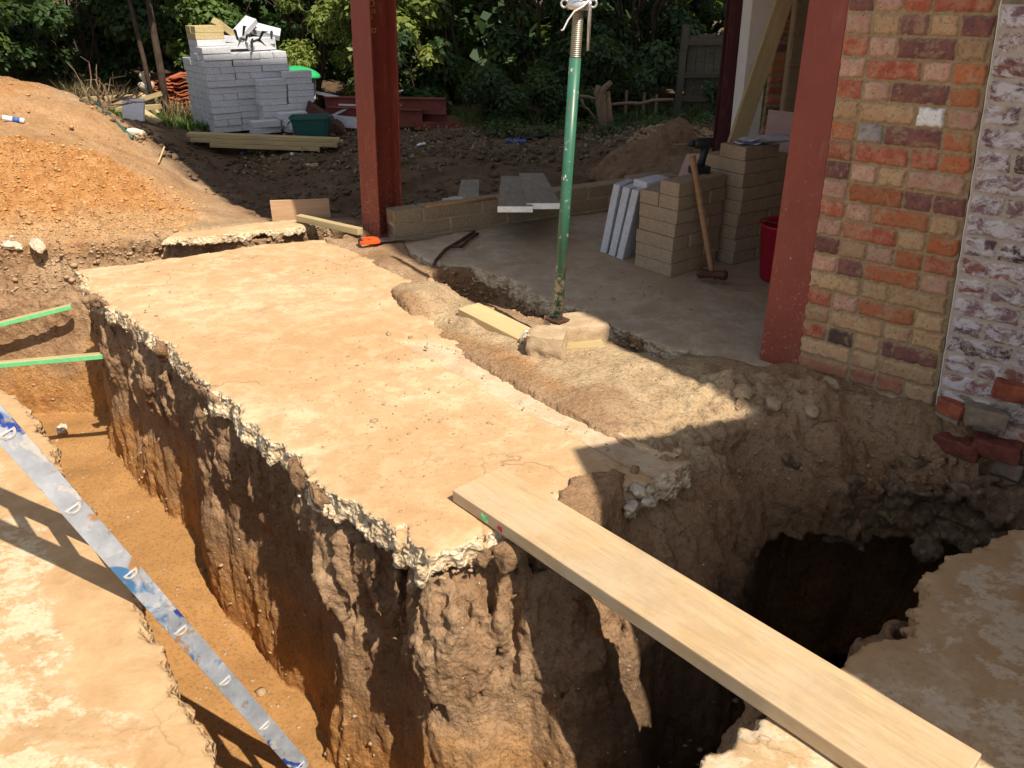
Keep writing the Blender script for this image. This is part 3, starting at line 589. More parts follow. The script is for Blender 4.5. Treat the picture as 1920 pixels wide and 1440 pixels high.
def brick_wall(name, org, fd, fn, rows, z0, mat, parent=None, seed=1, ch=.075, lean=lambda s, z: 0, deep=.006, ragged=None, res=.0055, plen=1.0, thick=.1):
    rs = np.random.default_rng(seed); V = []; Q = []; C = []; D = []; K = []; off = 0
    L = max(sum(l+.01 for l, _ in r) for r in rows)*plen
    def add(pts, fc, c, d, k):
        nonlocal off
        V.extend(pts); Q.extend([[i+off for i in f] for f in fc]); C.extend([c]*len(pts)); D.extend([d]*len(pts)); K.extend(k); off += len(pts)
    def W(s, z, q): return org+fd*(s+lean(s, z))+fn*q+Vector((0, 0, z))
    # mortar bed, gently uneven, as one backing skin with thickness
    ns, nz = int(L/.02)+1, int(len(rows)*ch/.02)+1; Z1 = z0+len(rows)*ch
    for r_, row in enumerate(rows):
        z = z0+r_*ch; s = 0
        for (l, key) in row:
            s0 = s+.005; s1 = s+l+.005; s += l+.01
            if key == '-': continue
            nx, ny = max(4, int((l)/res)), int(.065/res)
            c, d = BR[key]; j = rs.normal(0, .10); c = tuple(np.clip(np.array(c)*(1+j), 0, .9)); d = tuple(np.clip(np.array(d)*(1+j+rs.normal(0, .06)), 0, .9))
            tx, tz, pr = rs.normal(0, .02), rs.normal(0, .02), rs.normal(0, .0016)
            if key == 'w': pr = .004
            us = np.linspace(-.004, l+.004, nx); vs_ = np.linspace(-.004, .069, ny); pts = []; ks = []
            for v in vs_:
                for u in us:
                    e = min(u, l-u, v, .065-v); nn = mnoise.noise(Vector(((s0+u)*38, r_*7.3+v*38, seed)))*.006+mnoise.noise(Vector(((s0+u)*110, r_*3+v*110, seed)))*.0025
                    e = e+nn-.002; t = max(0, min(1, (e+.004)/.007)); t = t*t*(3-2*t)
                    q = -.006+t*(deep+.006+pr)+(u-l/2)*tx*.3+(v-.032)*tz*.4+t*mnoise.noise(Vector(((s0+u)*60, r_*5+v*60, 9+seed)))*.0022
                    pts.append(W(s0+u, z+.005+v, q)); ks.append(t)
            fc = [(a*nx+b, a*nx+b+1, (a+1)*nx+b+1, (a+1)*nx+b) for a in range(ny-1) for b in range(nx-1)]
            add(pts, fc, c, d, ks)
    g = .009; ns, nz = int(L/g)+1, int((Z1-z0)/g)+1; pts = []
    for b in range(nz):
        for a in range(ns):
            s = L*a/(ns-1); z = z0+(Z1-z0)*b/(nz-1)
            pts.append(W(s, z, -.0005+mnoise.noise(Vector((s*45, z*45, 5+seed)))*.0022))
    n = len(pts)
    def hasb(s, z):
        if ragged is None: return True
        return ragged(s, z)
    fc = [(b*ns+a, b*ns+a+1, (b+1)*ns+a+1, (b+1)*ns+a) for b in range(nz-1) for a in range(ns-1) if hasb(L*(a+.5)/(ns-1), z0+(Z1-z0)*(b+.5)/(nz-1))]
    add(pts, fc, (.3, .2, .1), (.3, .2, .1), [0.0]*n)
    c8 = [W(s, z, q) for q in (-.02, -thick) for z in (z0, Z1) for s in (0, L)]
    add(c8, [(0, 1, 3, 2), (4, 6, 7, 5), (0, 4, 5, 1), (2, 3, 7, 6), (0, 2, 6, 4), (1, 5, 7, 3)], (.3, .2, .1), (.3, .2, .1), [0.0]*8) if ragged is None else None
    ob = np_mesh(name, [tuple(v) for v in V], Q, mat, smooth=True, parent=parent)
    for nm, dat in (('bc', C), ('bd', D)):
        at = ob.data.color_attributes.new(nm, 'FLOAT_COLOR', 'POINT'); arr = np.ones((len(V), 4), np.float32); arr[:, :3] = np.array(dat); at.data.foreach_set('color', arr.ravel())
    at = ob.data.attributes.new('bk', 'FLOAT', 'POINT'); at.data.foreach_set('value', np.array(K, np.float32))
    return ob
S_, H_ = .215, .1025
# courses from the top of the photograph downwards (s = stretcher, h = header, letter = colour)
txt = ['hp hg hr hy so', 'hr hk sy hp hk', 'hp hk hr sr hp', 'hk hy hp hy sp', 'hr hk sp hy hO', 'hk sr hk sO', 'hr hk sp hO ho', 'hy sy hw sk', 'ho hg sp ho ho', 'hr sr hr so', 'hp hk hy sk hO', 'hk so hp sp hr',
       'hr hk so hy hy', 'hk sr hy so', 'hp hy hk ho sr', 'hk hp so hk ho', 'sy hy sy hr', 'hr hk so hy', 'hy sy hy sy', 'hr hb hy sp hy', 'sy hy sy hk', 'so hr hr sy', 'hr sy hy hr', 'sr hg sy ho', 'hr sp hr sp', 'sy hr sy hp', 'hr sy ho sr']
def rows_from(t, w, shift=0):
    out = []
    for k, line in enumerate(reversed(t)):
        r = []; s = 0
        for tok in line.split():
            l = S_ if tok[0] == 's' else H_
            if s+l+.01 > w: l = w-s-.01
            if l < .03: break
            r.append((l, tok[1])); s += l+.01
        while s < w-.05:
            l = min(S_ if (k % 2) else H_, w-s-.01); r.append((l, 'rpyok'[k % 5])); s += l+.01
        out.append(r)
    return out
W0 = Vector((1.275, 3.165, 0)); W1 = Vector((1.71, 2.79, 0)); wd = (W1-W0).normalized(); wn_ = Vector((wd.y, -wd.x, 0)); wn_ = -wn_ if wn_.y > 0 else wn_
WL = (W1-W0).length
bw = empty('brick_wall', W0); 
rows = rows_from(txt, WL)
o = brick_wall('brickwork', -wd*.016, wd, wn_, rows, -.36, M['brick'], bw, seed=3, lean=lambda s, z: -max(z, 0)*(.03+.055*s/WL), thick=.2, deep=.009)
tag(bw, 'unpainted red and yellow mixed brick wall beside the wide red steel post', 'brick wall')
M['dustwall_'] = None
M['dustwall'] = plain('dusty_masonry', (.27, .21, .15), .95, var=.4, bump=.8, sc=14)
# whitewashed pier standing 30 mm proud of the wall
pt = []
rr = random.Random(4)
for k in range(24): pt.append(' '.join([('s' if (j+k) % 2 else 'h')+rr.choice('vvvpvb') for j in range(5)]))
pier = empty('brick_pier', W1+wn_*.045)
def ragp(s, z): return z > .02+.05*math.sin(s*23)+s*.16-.12*(s < .08)
PR = rows_from(pt, .62)
for k in range(len(PR)):
    z = -.33+k*.075
    if z < -.02: PR[k] = [(l, 'r' if (i+k) % 4 and z > -.29 else '-') for i, (l, c) in enumerate(PR[k])]
o = brick_wall('brickwork', Vector((.0, 0, 0)), wd, wn_, PR, -.33, M['brickwash'], pier, seed=8, lean=lambda s, z: -max(z, 0)*.085, ragged=ragp, deep=.004, thick=.1)
bm = bmesh.new()      # core of the pier, broken away towards the foot, and the pale plaster arris
NZ = 46
ring = []
for k in range(NZ):
    z = -.07+k*(1.95/(NZ-1)); L0 = -max(z, 0)*.085; e = .012*mnoise.noise(Vector((z*30, 1, 2)))
    r0 = [(L0+e*.3, -.002), (L0+.62, -.002), (L0+.62, -.3), (L0+e*.3, -.3)]
    if z < .06: r0 = [(a+(.02+.05*abs(mnoise.noise(Vector((z*40, a, 3))))), b-.02) for a, b in r0]
    ring.append([bm.verts.new(wd*a+wn_*b+Vector((0, 0, z))) for a, b in r0])
for a, b in zip(ring, ring[1:]):
    for k in range(4): bm.faces.new((a[k], a[(k+1) % 4], b[(k+1) % 4], b[k]))
bm.faces.new(ring[0][::-1]); bm.faces.new(ring[-1])
from_bm('pier_core', bm, M['dustwall'], pier)
bm = bmesh.new(); pts = [wd*(-max(z, 0)*.085-.002+.003*mnoise.noise(Vector((z*25, 0, 0))))+wn_*(-.004)+Vector((0, 0, z)) for z in np.linspace(.04, 1.9, 60)]
tube(bm, pts, [.0035+.003*mnoise.noise(Vector((k*.7, 2, 0))) for k in range(60)], 6); from_bm('plaster_edge', bm, M['whiteplaster'], pier)
tag(pier, 'whitewashed purple grey brick pier at the right edge, broken at its foot', 'brick pier')
# rubble footing under the wall
def rough_mass(name, fn_, lo, hi, mat, vox, label=None, cat=None, kind=None, zone=(0, 0, 0), amp=.03, sc=.09, parent=None, seed=5, fine=.008):
    ax = [np.arange(lo[i], hi[i], vox).astype(np.float32) for i in range(3)]
    X, Y, Z = np.meshgrid(*ax, indexing='ij'); d = fn_(X, Y, Z)+fbm(ax, (sc,)*3, seed, 3, .55)*amp-np.abs(ngrid(ax, (sc*.35,)*3, seed+9))*fine
    d[0] = d[-1] = 1; d[:, 0] = d[:, -1] = 1; d[:, :, 0] = d[:, :, -1] = 1
    V, Q = surfnet(d, lo, vox); V = roughen(V, Q, vox*1.0, (sc*.5, sc*.25, sc*.12), (1, 1, 1), seed); ob = np_mesh(name, V, Q, mat, smooth=True, parent=parent)
    c = np.ones((len(V), 4), np.float32); c[:, :3] = zone; a = ob.data.color_attributes.new('zone', 'FLOAT_COLOR', 'POINT'); a.data.foreach_set('color', c.ravel())
    if label or kind: tag(ob, label, cat, None, kind)
    return ob
def rubble_mat():
    m = NT('rubble_concrete', .95, .2); W = m.coord('World'); v = m.vor(W, 34); vc = m.vor(W, 34, out='Color')
    cs = m.n.new('ShaderNodeSeparateColor'); m.L(vc, cs.inputs[0])
    c = m.ramp(cs.outputs[0], [(0, (.07, .055, .04)), (.45, (.13, .10, .07)), (.75, (.19, .15, .11)), (1, (.34, .29, .24))])
    c = m.mix(m.ramp(v, [(.35, 0.0), (.6, .8)]), c, (.05, .04, .032)); m.col(c); m.bump(v, -.5, .015, m.bump(m.noise(W, 50, 5), .5, .004)); return m.m
M['rubble_'] = concrete_mat('rubble_concrete', (.16, .125, .09), (.24, .19, .14), (.10, .075, .05), .22)
def wbox(X, Y, Z, a, b, hw, z0, z1):
    ux, uy = (b[0]-a[0]), (b[1]-a[1]); L = math.hypot(ux, uy); ux /= L; uy /= L
    s = (X-a[0])*ux+(Y-a[1])*uy; q = -(X-a[0])*uy+(Y-a[1])*ux
    return np.maximum(np.maximum(np.abs(s-L/2)-L/2, np.abs(q)-hw), np.maximum(z0-Z, Z-z1))
def dark_rubble():
    m = NT('dark_rubble', .95, .12); W = m.coord('World'); n = m.noise(W, 26, 6, .75); v = m.vor(W, 62, out='Color'); cs = m.n.new('ShaderNodeSeparateColor'); m.L(v, cs.inputs[0])
    c = m.mix(m.ramp(n, [(.35, 0.0), (.65, 1.0)]), (.085, .055, .032), (.20, .135, .08)); c = m.mix(m.ramp(cs.outputs[0], [(.86, 0.0), (.93, .45)]), c, (.30, .225, .15)); m.col(c); m.bump(n, .8, .01); return m.m
M['rubble'] = dark_rubble()
rough_mass('wall_footing', lambda X, Y, Z: wbox(X, Y, Z, (1.12, 2.86), (2.5, 2.22), .15, -.42, -.20), (.85, 1.8, -.62), (2.7, 3.3, -.04), M['rubble'], .012, 'dark rubble concrete footing exposed above the deep pit', 'footing', amp=.07, sc=.10, fine=.02)
# ---- steel posts
def h_section(bm, w, d, tf, tw, z0, z1, xdir, ydir, org):   # flanges parallel to xdir, web along ydir
    for sy in (-1, 1):
        c = org+ydir*(sy*(d/2-tf/2)); vs = box(bm, (0, 0, 0), (w, tf, z1-z0), bev=.002, seg=1)
        Mx = Matrix((xdir, ydir, Vector((0, 0, 1)))).transposed().to_4x4(); Mx.translation = c+Vector((0, 0, (z0+z1)/2)); bmesh.ops.transform(bm, matrix=Mx, verts=vs)
    vs = box(bm, (0, 0, 0), (tw, d-2*tf-.001, z1-z0)); Mx.translation = org+Vector((0, 0, (z0+z1)/2)); bmesh.ops.transform(bm, matrix=Mx, verts=vs)
def text_mesh(name, s, size, mat, parent, M4, ext=.001, bold=0.0):
    cu = bpy.data.curves.new(name, 'FONT'); cu.body = s; cu.size = size; cu.extrude = ext; cu.offset = bold; cu.resolution_u = 3
    t = bpy.data.objects.new(name+'_tmp', cu); COL.objects.link(t); bpy.context.view_layer.update()
    me = bpy.data.meshes.new_from_object(t.evaluated_get(bpy.context.evaluated_depsgraph_get())); bpy.data.objects.remove(t, do_unlink=True)
    me.transform(M4); me.materials.clear(); me.materials.append(mat); return link(name, me, parent)
def stroke_text(name, strokes, size, mat, parent, M4, r=.0022):   # hand-written crayon marks
    bm = bmesh.new()
    for st in strokes:
        pts = [M4 @ Vector((x*size, y*size, .001)) for x, y in st]
        if len(pts) > 1: tube(bm, pts, r, 5)
    return from_bm(name, bm, mat, parent)
def arc(cx, cy, rx, ry, a0, a1, n=12): return [(cx+rx*math.cos(R(a0+(a1-a0)*k/n)), cy+ry*math.sin(R(a0+(a1-a0)*k/n))) for k in range(n+1)]
# left column: near flange faces the slab
q = G(677, 431, .02); q2 = G(701, 437, .02)
col = empty('steel_column', (0, 0, 0))
cb = Vector((q.x, q.y, 0))-FD*.10-FN*.10+Vector((.012, 0, 0))
bm = bmesh.new(); h_section(bm, .203, .203, .012, .008, -.12, 2.36, FD, FN, Vector((0, 0, 0)))
lean = Matrix.Shear('XY', 4, (0, 0))
o = from_bm('steel_section', bm, M['redsteel'], col)
for v in o.data.vertices: v.co.x += v.co.z*.030
bm = bmesh.new(); box(bm, (0, 0, -.02), (.30, .30, .015), Euler((0, 0, R(-45.5))), .002); from_bm('base_plate', bm, M['redsteel'], col)
# yellow crayon marks run down the web (which faces -FD)
webx = -FD
Mw = Matrix((Vector((0, 0, -1)), -FN, -FD)).transposed().to_4x4()
Mw.translation = Vector((0, 0, 0))-FD*.006+Vector((0, 0, 1.49))
for v in ():
    pass
S5 = [[(.55, .95), (.1, .95), (.08, .55), (.4, .6), (.55, .35), (.4, .05), (.05, .1)]]
def sh(st, dx): return [[(x+dx, y) for x, y in s] for s in st]
marks = sh([arc(.35, .5, .33, .45, 60, 300)], 0)+sh([arc(.35, .5, .33, .42, 0, 360)], .85)+sh(S5, 1.75)+[[(2.55, .45), (2.95, .5)]]+sh([[(0, 0), (.05, 1)], arc(.05, .72, .45, .28, 90, -90)], 3.9)
mk = stroke_text('crayon_mark', marks, .052, M['yellow'], col, Mw @ Matrix.Translation((.0, -.045, 0)))
for v in mk.data.vertices: v.co.x += v.co.z*.030
col.location = cb; col.location.z = .02
tag(col, 'red oxide steel column standing at the far corner of the concrete slab', 'steel column')
# right post beside the brick wall
b = W0; a = W0-wd*.19
post = empty('steel_post', (a+b)/2)
pd = (b-a).normalized(); pn = Vector((pd.y, -pd.x, 0)); pn = -pn if pn.y > 0 else pn; wpost = (b-a).length
bm = bmesh.new(); h_section(bm, wpost-.004, .203, .012, .008, -.10, 2.36, pd, pn, -pn*.105)
for v in bm.verts:
    s = v.co.dot(pd)/wpost+.5; v.co += pd*(-max(v.co.z, 0)*(.012+.026*s))
from_bm('steel_section', bm, M['redpost'], post); post.location = post.location+pn*.006
bm = bmesh.new()
tag(post, 'wide flat red steel post butting against the brick wall', 'steel post')
# far dark post
c0 = P(1372, 125, 6.9); c0.z = 0; fp = empty('steel_post', c0)
bm = bmesh.new(); h_section(bm, .15, .15, .01, .008, -.1, 2.36, Vector((1, 0, 0)), Vector((0, 1, 0)), Vector((0, 0, 0)))
for v in bm.verts: v.co.x -= (v.co.z-.75)*.01
from_bm('steel_section', bm, M['darkred'], fp); tag(fp, 'dark red steel post in the shade between the board fence and the white wall', 'steel post')
# white wall end, toothed brick jamb, pale block wall behind the raking timber
def prism(bm, pts, z0, z1):
    lo = [bm.verts.new((x, y, z0)) for x, y in pts]; hi = [bm.verts.new((x, y, z1)) for x, y in pts]; n = len(pts)
    for k in range(n): bm.faces.new((lo[k], lo[(k+1) % n], hi[(k+1) % n], hi[k]))
    bm.faces.new(lo[::-1]); bm.faces.new(hi)
ww = empty('rendered_wall', P(1402, 130, 6.45).xy.to_3d()); l0 = ww.location
bm = bmesh.new(); box(bm, (.07, .14, 1.1), (.16, .26, 2.45), None, .004)
for v in bm.verts: v.co.x -= (v.co.z-.7)*.02
o = from_bm('white_render', bm, M['whiteplaster'], ww)
rr = random.Random(12); t2 = []
for k in range(30): t2.append(' '.join(['h'+rr.choice('rrpoyb'), 'h'+rr.choice('rpob')][:2 if k % 2 else 1]+(['s'+rr.choice('rp')] if k % 3 == 0 else [])))
jr = []
for k in range(30): jr.append([((.17+.10*rr.random()), rr.choice('rrpobr'))]+([(.03+.07*rr.random(), rr.choice('rpo'))] if rr.random() < .6 else []))
o = brick_wall('broken_brickwork', Vector((.155, -.02, 0)), Vector((1, 0, 0)), Vector((0, -1, 0)), jr, -.1, M['brick'], ww, seed=6, deep=.03, ragged=lambda s, z: s < .20+.05*math.sin(z*40)+.03*math.sin(z*91), res=.012)
tag(ww, 'white rendered wall end with a jagged broken red brick edge', 'wall end')
bwall = empty('block_wall', P(1482, 120, 6.15).xy.to_3d())
bm = bmesh.new(); rr = random.Random(2)
for k in range(10):
    z = k*.225-.1; x = -.22 if k % 2 else 0
    while x < 1.6:
        x0 = max(x, 0); box(bm, ((x0+x+.44)/2, .05+rr.uniform(-.002, .002), z+.1075), (x+.44-x0-.01, .1, .213), None, .004); x += .45
box(bm, (.8, .055, 1.0), (1.6, .088, 2.24)); 
for v in bm.verts: v.co.x -= (v.co.z-.7)*.02
from_bm('blockwork', bm, M['lowblock'], bwall); tag(bwall, 'beige block wall behind the raking timber and pink board', 'block wall')
# upper floors of the house, above the frame of the photograph; they stand on the steel and shade the works
def block_house(name, pts, z0, z1, mat, label, cat, windows=None, eaves=.0):
    h = empty(name, (0, 0, 0)); bm = bmesh.new(); prism(bm, pts, z0, z1); from_bm('wall', bm, mat, h)
    cx = sum(p[0] for p in pts)/len(pts); cy = sum(p[1] for p in pts)/len(pts)
    bm = bmesh.new(); prism(bm, [(cx+(x-cx)*1.004, cy+(y-cy)*1.004) for x, y in pts], z1+.002, z1+.12); from_bm('roof', bm, M['tile'], h)
    if windows:
        for (A, B, t, wz, wd_, hh) in windows:
            A = Vector((*A, 0)); B = Vector((*B, 0)); d = (B-A).normalized(); nn = Vector((d.y, -d.x, 0)); c = A+(B-A)*t+Vector((0, 0, wz))
            if (c.xy-Vector((cx, cy))).dot(nn.xy) < 0: nn = -nn
            Mx = Matrix((d, nn, Vector((0, 0, 1)))).transposed().to_4x4(); Mx.translation = c
            bm = bmesh.new(); 
            for (dx, dz, sx, sz) in ((0, hh/2, wd_+.1, .06), (0, -hh/2, wd_+.1, .06), (-wd_/2, 0, .06, hh-.06), (wd_/2, 0, .06, hh-.06), (0, 0, .05, hh-.06)): box(bm, (dx, .02, dz), (sx, .07, sz))
            bmesh.ops.transform(bm, matrix=Mx, verts=bm.verts[:]); wf = from_bm('window', bm, M['whiteplaster'], h)
            bm = bmesh.new(); box(bm, (0, .008, 0), (wd_-.06, .01, hh-.06)); bmesh.ops.transform(bm, matrix=Mx, verts=bm.verts[:]); from_bm('pane', bm, M['glass'], wf)
    return tag(h, label, cat)
def wall_brick_mat():
    m = NT('house_brick', .9, .2); O = m.coord('World', (1, 1, 1)); b = m.n.new('ShaderNodeTexBrick'); s = m.sep(O)
    cx = m.n.new('ShaderNodeCombineXYZ'); m.L(m.math('ADD', m.math('MULTIPLY', s[0], -.70), m.math('MULTIPLY', s[1], .72)), cx.inputs[0]); m.L(s[2], cx.inputs[1]); m.L(cx.outputs[0], b.inputs[0])
    b.inputs['Scale'].default_value = 1; b.inputs['Brick Width'].default_value = .225; b.inputs['Row Height'].default_value = .075; b.inputs['Mortar Size'].default_value = .01
    b.inputs['Color1'].default_value = (.30, .11, .06, 1); b.inputs['Color2'].default_value = (.36, .19, .10, 1); b.inputs['Mortar'].default_value = (.42, .34, .24, 1)
    m.col(b.outputs[0]); return m.m
M['housebrick'] = wall_brick_mat(); M['glass'] = plain('window_glass', (.05, .06, .07), .08, 0, .05, 0, spec=.6)
NS = Vector((.76, .65, 0))
HC = (-1.16, 5.19)
block_house('house_upper_floor', [HC, (1.9, 2.42), (6.4, 5.6), (6.9, 9.4), (5.6, 9.65)], 2.36, 8.86, M['housebrick'], 'brick upper storeys of the house carried on the steel posts', 'house',
            [(HC, (1.9, 2.42), .3, 4.2, 1.2, 1.2), (HC, (1.9, 2.42), .72, 4.2, 1.2, 1.2), (HC, (1.9, 2.42), .3, 6.9, 1.2, 1.1), (HC, (1.9, 2.42), .72, 6.9, 1.2, 1.1)])
gA = Vector((HC[0], HC[1], 0)); gd = (Vector((5.6, 9.65, 0))-gA).normalized(); gn = Vector((gd.y, -gd.x, 0))
block_house('roof_shade_block', [tuple((gA+gd*u+gn*v).xy) for u, v in ((4.9, .02), (8.0, .02), (8.0, 3.5), (4.9, 3.5))], 9.0, 11.8, M['housebrick'], 'added volume above the house roof, out of view, shading the far trees', 'added shade block')  # volume added on the roof only to shade the trees behind
# main house and low extension behind the photographer's right shoulder, casting the two shadow edges
k_ = 2.3; e1 = Vector((.91+.65*k_, 2.77-.76*k_, 0))
block_house('house_rear_wing', [(e1.x, e1.y), (e1.x+1.6, e1.y-1.9), (8.5, 1.0), (6.5, 5.5)], 0, 9.3, M['housebrick'], 'tall brick rear wing of the house beside the excavation', 'house')
hB = 2.75; kB = hB/math.tan(SUN_EL); sd = Vector((math.cos(SUN_AZ), math.sin(SUN_AZ), 0))
T1 = Vector((.225, 2.49, 0))-sd*kB; T0 = Vector((.30, 2.10, 0))-sd*kB; T2 = Vector((1.15, 2.87, 0))-sd*kB
block_house('lean_to', [tuple(T1.xy), tuple(T2.xy), (3.9, .0), (4.2, -2.0), tuple((T0-sd*2.6+Vector((.03, .03, 0))).xy), tuple(T0.xy)], 0, hB-.12, M['housebrick'], 'low flat roofed brick extension with two plain walls', 'extension')
M['footbrick'] = plain('foot_brick', (.30, .085, .045), .95, var=.5, bump=.8, sc=18)
M['darkbrick'] = plain('dark_red_brick', (.17, .05, .035), .95, var=.4, bump=.5)
# ================================================================ things near the camera
def uvd(v): return Vector(v)
def mesh_edit(o, f):
    for v in o.data.vertices: v.co = f(v.co.copy())
M['bigplank'] = wood_mat('site_plank', (.40, .275, .145), (.56, .41, .235), knots=True, dust=(.47, .37, .25))
# ---- big plank over the pit
def plank_thing(name, a, b, wid, th, mat, label, cat, group=None, up=(0, 0, 1), bev=.004, bend=0.0, parent=None, n=24):
    a = Vector(a); b = Vector(b); L = (b-a).length; bm = bmesh.new(); box(bm, (L/2, 0, 0), (L, wid, th), bev=bev)
    long_e = [e for e in bm.edges if abs((e.verts[0].co-e.verts[1].co).x) > L*.5]
    bmesh.ops.subdivide_edges(bm, edges=long_e, cuts=n, use_grid_fill=True)
    for v in bm.verts:
        nn = mnoise.noise(Vector((v.co.x*3, v.co.y*9, v.co.z*9)))*.0015; v.co.z += nn+bend*math.sin(math.pi*v.co.x/L)
        v.co.y += mnoise.noise(Vector((v.co.x*2.1, 3, v.co.z*20)))*.0016; v.co.x += mnoise.noise(Vector((v.co.y*30, v.co.z*40, 1)))*.0012
    o = from_bm(name, bm, mat, parent, smooth=False); M4 = frame(a, b, up); o.matrix_world = M4 if parent is None else M4
    if parent is None: tag(o, label, cat, group)
    return o
R0_, R1_ = G(940, 874, .052), G(1842, 1413, .052); dR_ = (R1_-R0_).normalized(); pp_ = Vector((dR_.y, -dR_.x, 0))*.108; pa, pb = R0_+pp_+dR_*.0, R1_+pp_
plk = plank_thing('wooden_plank', pa-Vector((0, 0, .022)), pb-Vector((0, 0, .022)), .212, .047, M['bigplank'], 'thick pale scaffold plank bridging the open pit in the foreground', 'plank')
for (xx, yy, c, r) in ((.16, -.112, 'greenpaint', .012), (.235, -.112, 'redplastic', .008)):
    bm = bmesh.new(); vs = box(bm, (0, 0, 0), (r*2.6, .0016, r*2.2), bev=.0006, seg=1); subdiv_noise(bm, 2, .004, 60)
    s = from_bm('paint_mark', bm, M[c], plk, loc=(xx, yy+.0055, -.004))
# ---- ladder
P0 = Vector((-1.17, 1.59, .59)); LD = Vector((.3004, .1502, -.942)).normalized(); LR = Vector((-.67, .73, -.1)); LR = (LR-LD*LR.dot(LD)).normalized(); LW = LD.cross(LR).normalized()
def ladder_mat():
    m = NT('worn_aluminium', .42, .5); m.b.inputs['Metallic'].default_value = .55; O = m.coord('Object'); n = m.noise(O, 9, 6, .7); n2 = m.noise(O, 3.3, 4, .6)
    c = m.ramp(n, [(.3, (.36, .40, .47)), (.6, (.50, .54, .60)), (.75, (.62, .63, .64))])
    def patch(sc, loc, lo, hi, colr):
        nonlocal c
        v = m.noise(m.coord('Object', (1, 1.4, 1.4), (0, 0, 0), loc), sc, 4, .6, .5); c = m.mix(m.ramp(v, [(lo, 0.0), (hi, .95)]), c, colr); return v
    patch(6, (3, 1, 0), .57, .62, (.07, .22, .45)); patch(9, (7, 2, 0), .60, .63, (.012, .06, .38)); patch(9, (5, 9, 1), .57, .62, (.66, .64, .60)); patch(30, (2, 2, 2), .60, .66, (.40, .33, .26)); patch(7, (1, 4, 1), .62, .65, (.50, .27, .11))
    m.col(c); m.rough(m.ramp(n, [(.3, .38), (.7, .7)])); m.bump(n, .15, .002); return m.m
M['ladder'] = ladder_mat()
lad = empty('ladder'); ML = Matrix((LD, LW, LR)).transposed().to_4x4(); ML.translation = P0
lad.matrix_world = ML
def dshape(r, n=14, wx=1.0):       # D outline, flat side towards -x (top of the ladder)
    pts = [(r*1.05*math.sin(R(180)*k/n), -r*math.cos(R(180)*k/n)) for k in range(n+1)]; return [(x-r*.42, y*wx) for x, y in pts]
def ring_tube(bm, out, inn, z0, z1):
    n = len(out); L = []
    for pts, z in ((out, z0), (out, z1), (inn, z1), (inn, z0)): L.append([bm.verts.new((x, y, z)) for x, y in pts])
    for a, b in zip(L, L[1:]+L[:1]):
        for k in range(n): bm.faces.new((a[k], a[(k+1) % n], b[(k+1) % n], b[k]))
for s_, z in ((0, 0), (1, .36)):
    bm = bmesh.new(); x0, x1 = -1.05, 2.02
    # hollow box rail; outer skin
    for (cy, cz, sy, sz) in ((0, -.0135, .056, .003), (0, .0135, .056, .003), (-.0265, 0, .003, .024), (.0265, 0, .003, .024)):
        box(bm, ((x0+x1)/2, cy, cz), (x1-x0, sy, sz), bev=.0008, seg=1)
    es = [e for e in bm.edges if abs((e.verts[0].co-e.verts[1].co).x) > 1]; bmesh.ops.subdivide_edges(bm, edges=es, cuts=30, use_grid_fill=True)
    for v in bm.verts: v.co += Vector((0, mnoise.noise(Vector((v.co.x*4, 0, s_)))*.0012, mnoise.noise(Vector((v.co.x*5, 4, s_)))*.001))
    o = from_bm('stile', bm, M['ladder'], lad, loc=(0, 0, z))
rung_me = None; M['rungalu'] = plain('dull_rung', (.52, .49, .46), .6, .3)
for k in range(-4, 8):
    x = k*.25
    if x < -1 or x > 1.95: continue
    if rung_me is None:
        bm = bmesh.new(); ring_tube(bm, dshape(.0150), dshape(.0118), -.0185, .3785)
        fl = [(x_*1.28, y_*1.28) for x_, y_ in dshape(.0150)]; ring_tube(bm, fl, dshape(.0151), -.0175, -.0152)
        pl = dshape(.0117); vs = [bm.verts.new((x_, y_, -.0145)) for x_, y_ in pl]; bm.faces.new(vs)  # pale plate in the open end stands for the tube's lit inside
        rung_me = bpy.data.meshes.new('rung'); bm.to_mesh(rung_me); bm.free(); rung_me.materials.append(M['rungalu'])
    link('rung', rung_me, lad, loc=(x, 0, 0))
tag(lad, 'paint splashed aluminium ladder leaning out of the narrow trench', 'ladder')
# ---- green battens across the trench
def batten(a, b, label, w=.045, t=.028):
    a = Vector(a); b = Vector(b); L = (b-a).length; bm = bmesh.new(); box(bm, (L/2, 0, 0), (L, w, t), bev=.0015, seg=1)
    o = from_bm('batten', bm, M['timber'], None); o.data.materials.append(M['greenpaint'])
    for p in o.data.polygons:
        if abs(p.normal.y) > .5 or p.normal.z < -.5: p.material_index = 1
    o.matrix_world = frame(a, b); tag(o, label, 'batten', 'green battens across the trench'); return o
batten(G(119, 579, -.36)+Vector((.03, .05, 0)), G(-240, 668, -.56), 'green edged batten higher up, wedged into the far soil face')
batten(G(208, 664, -.40)+Vector((.04, .0, 0)), G(-240, 704, -.40), 'green edged batten reaching the corner under the big slab')
M['brass'] = plain('oily_steel', (.27, .25, .20), .45, .6)
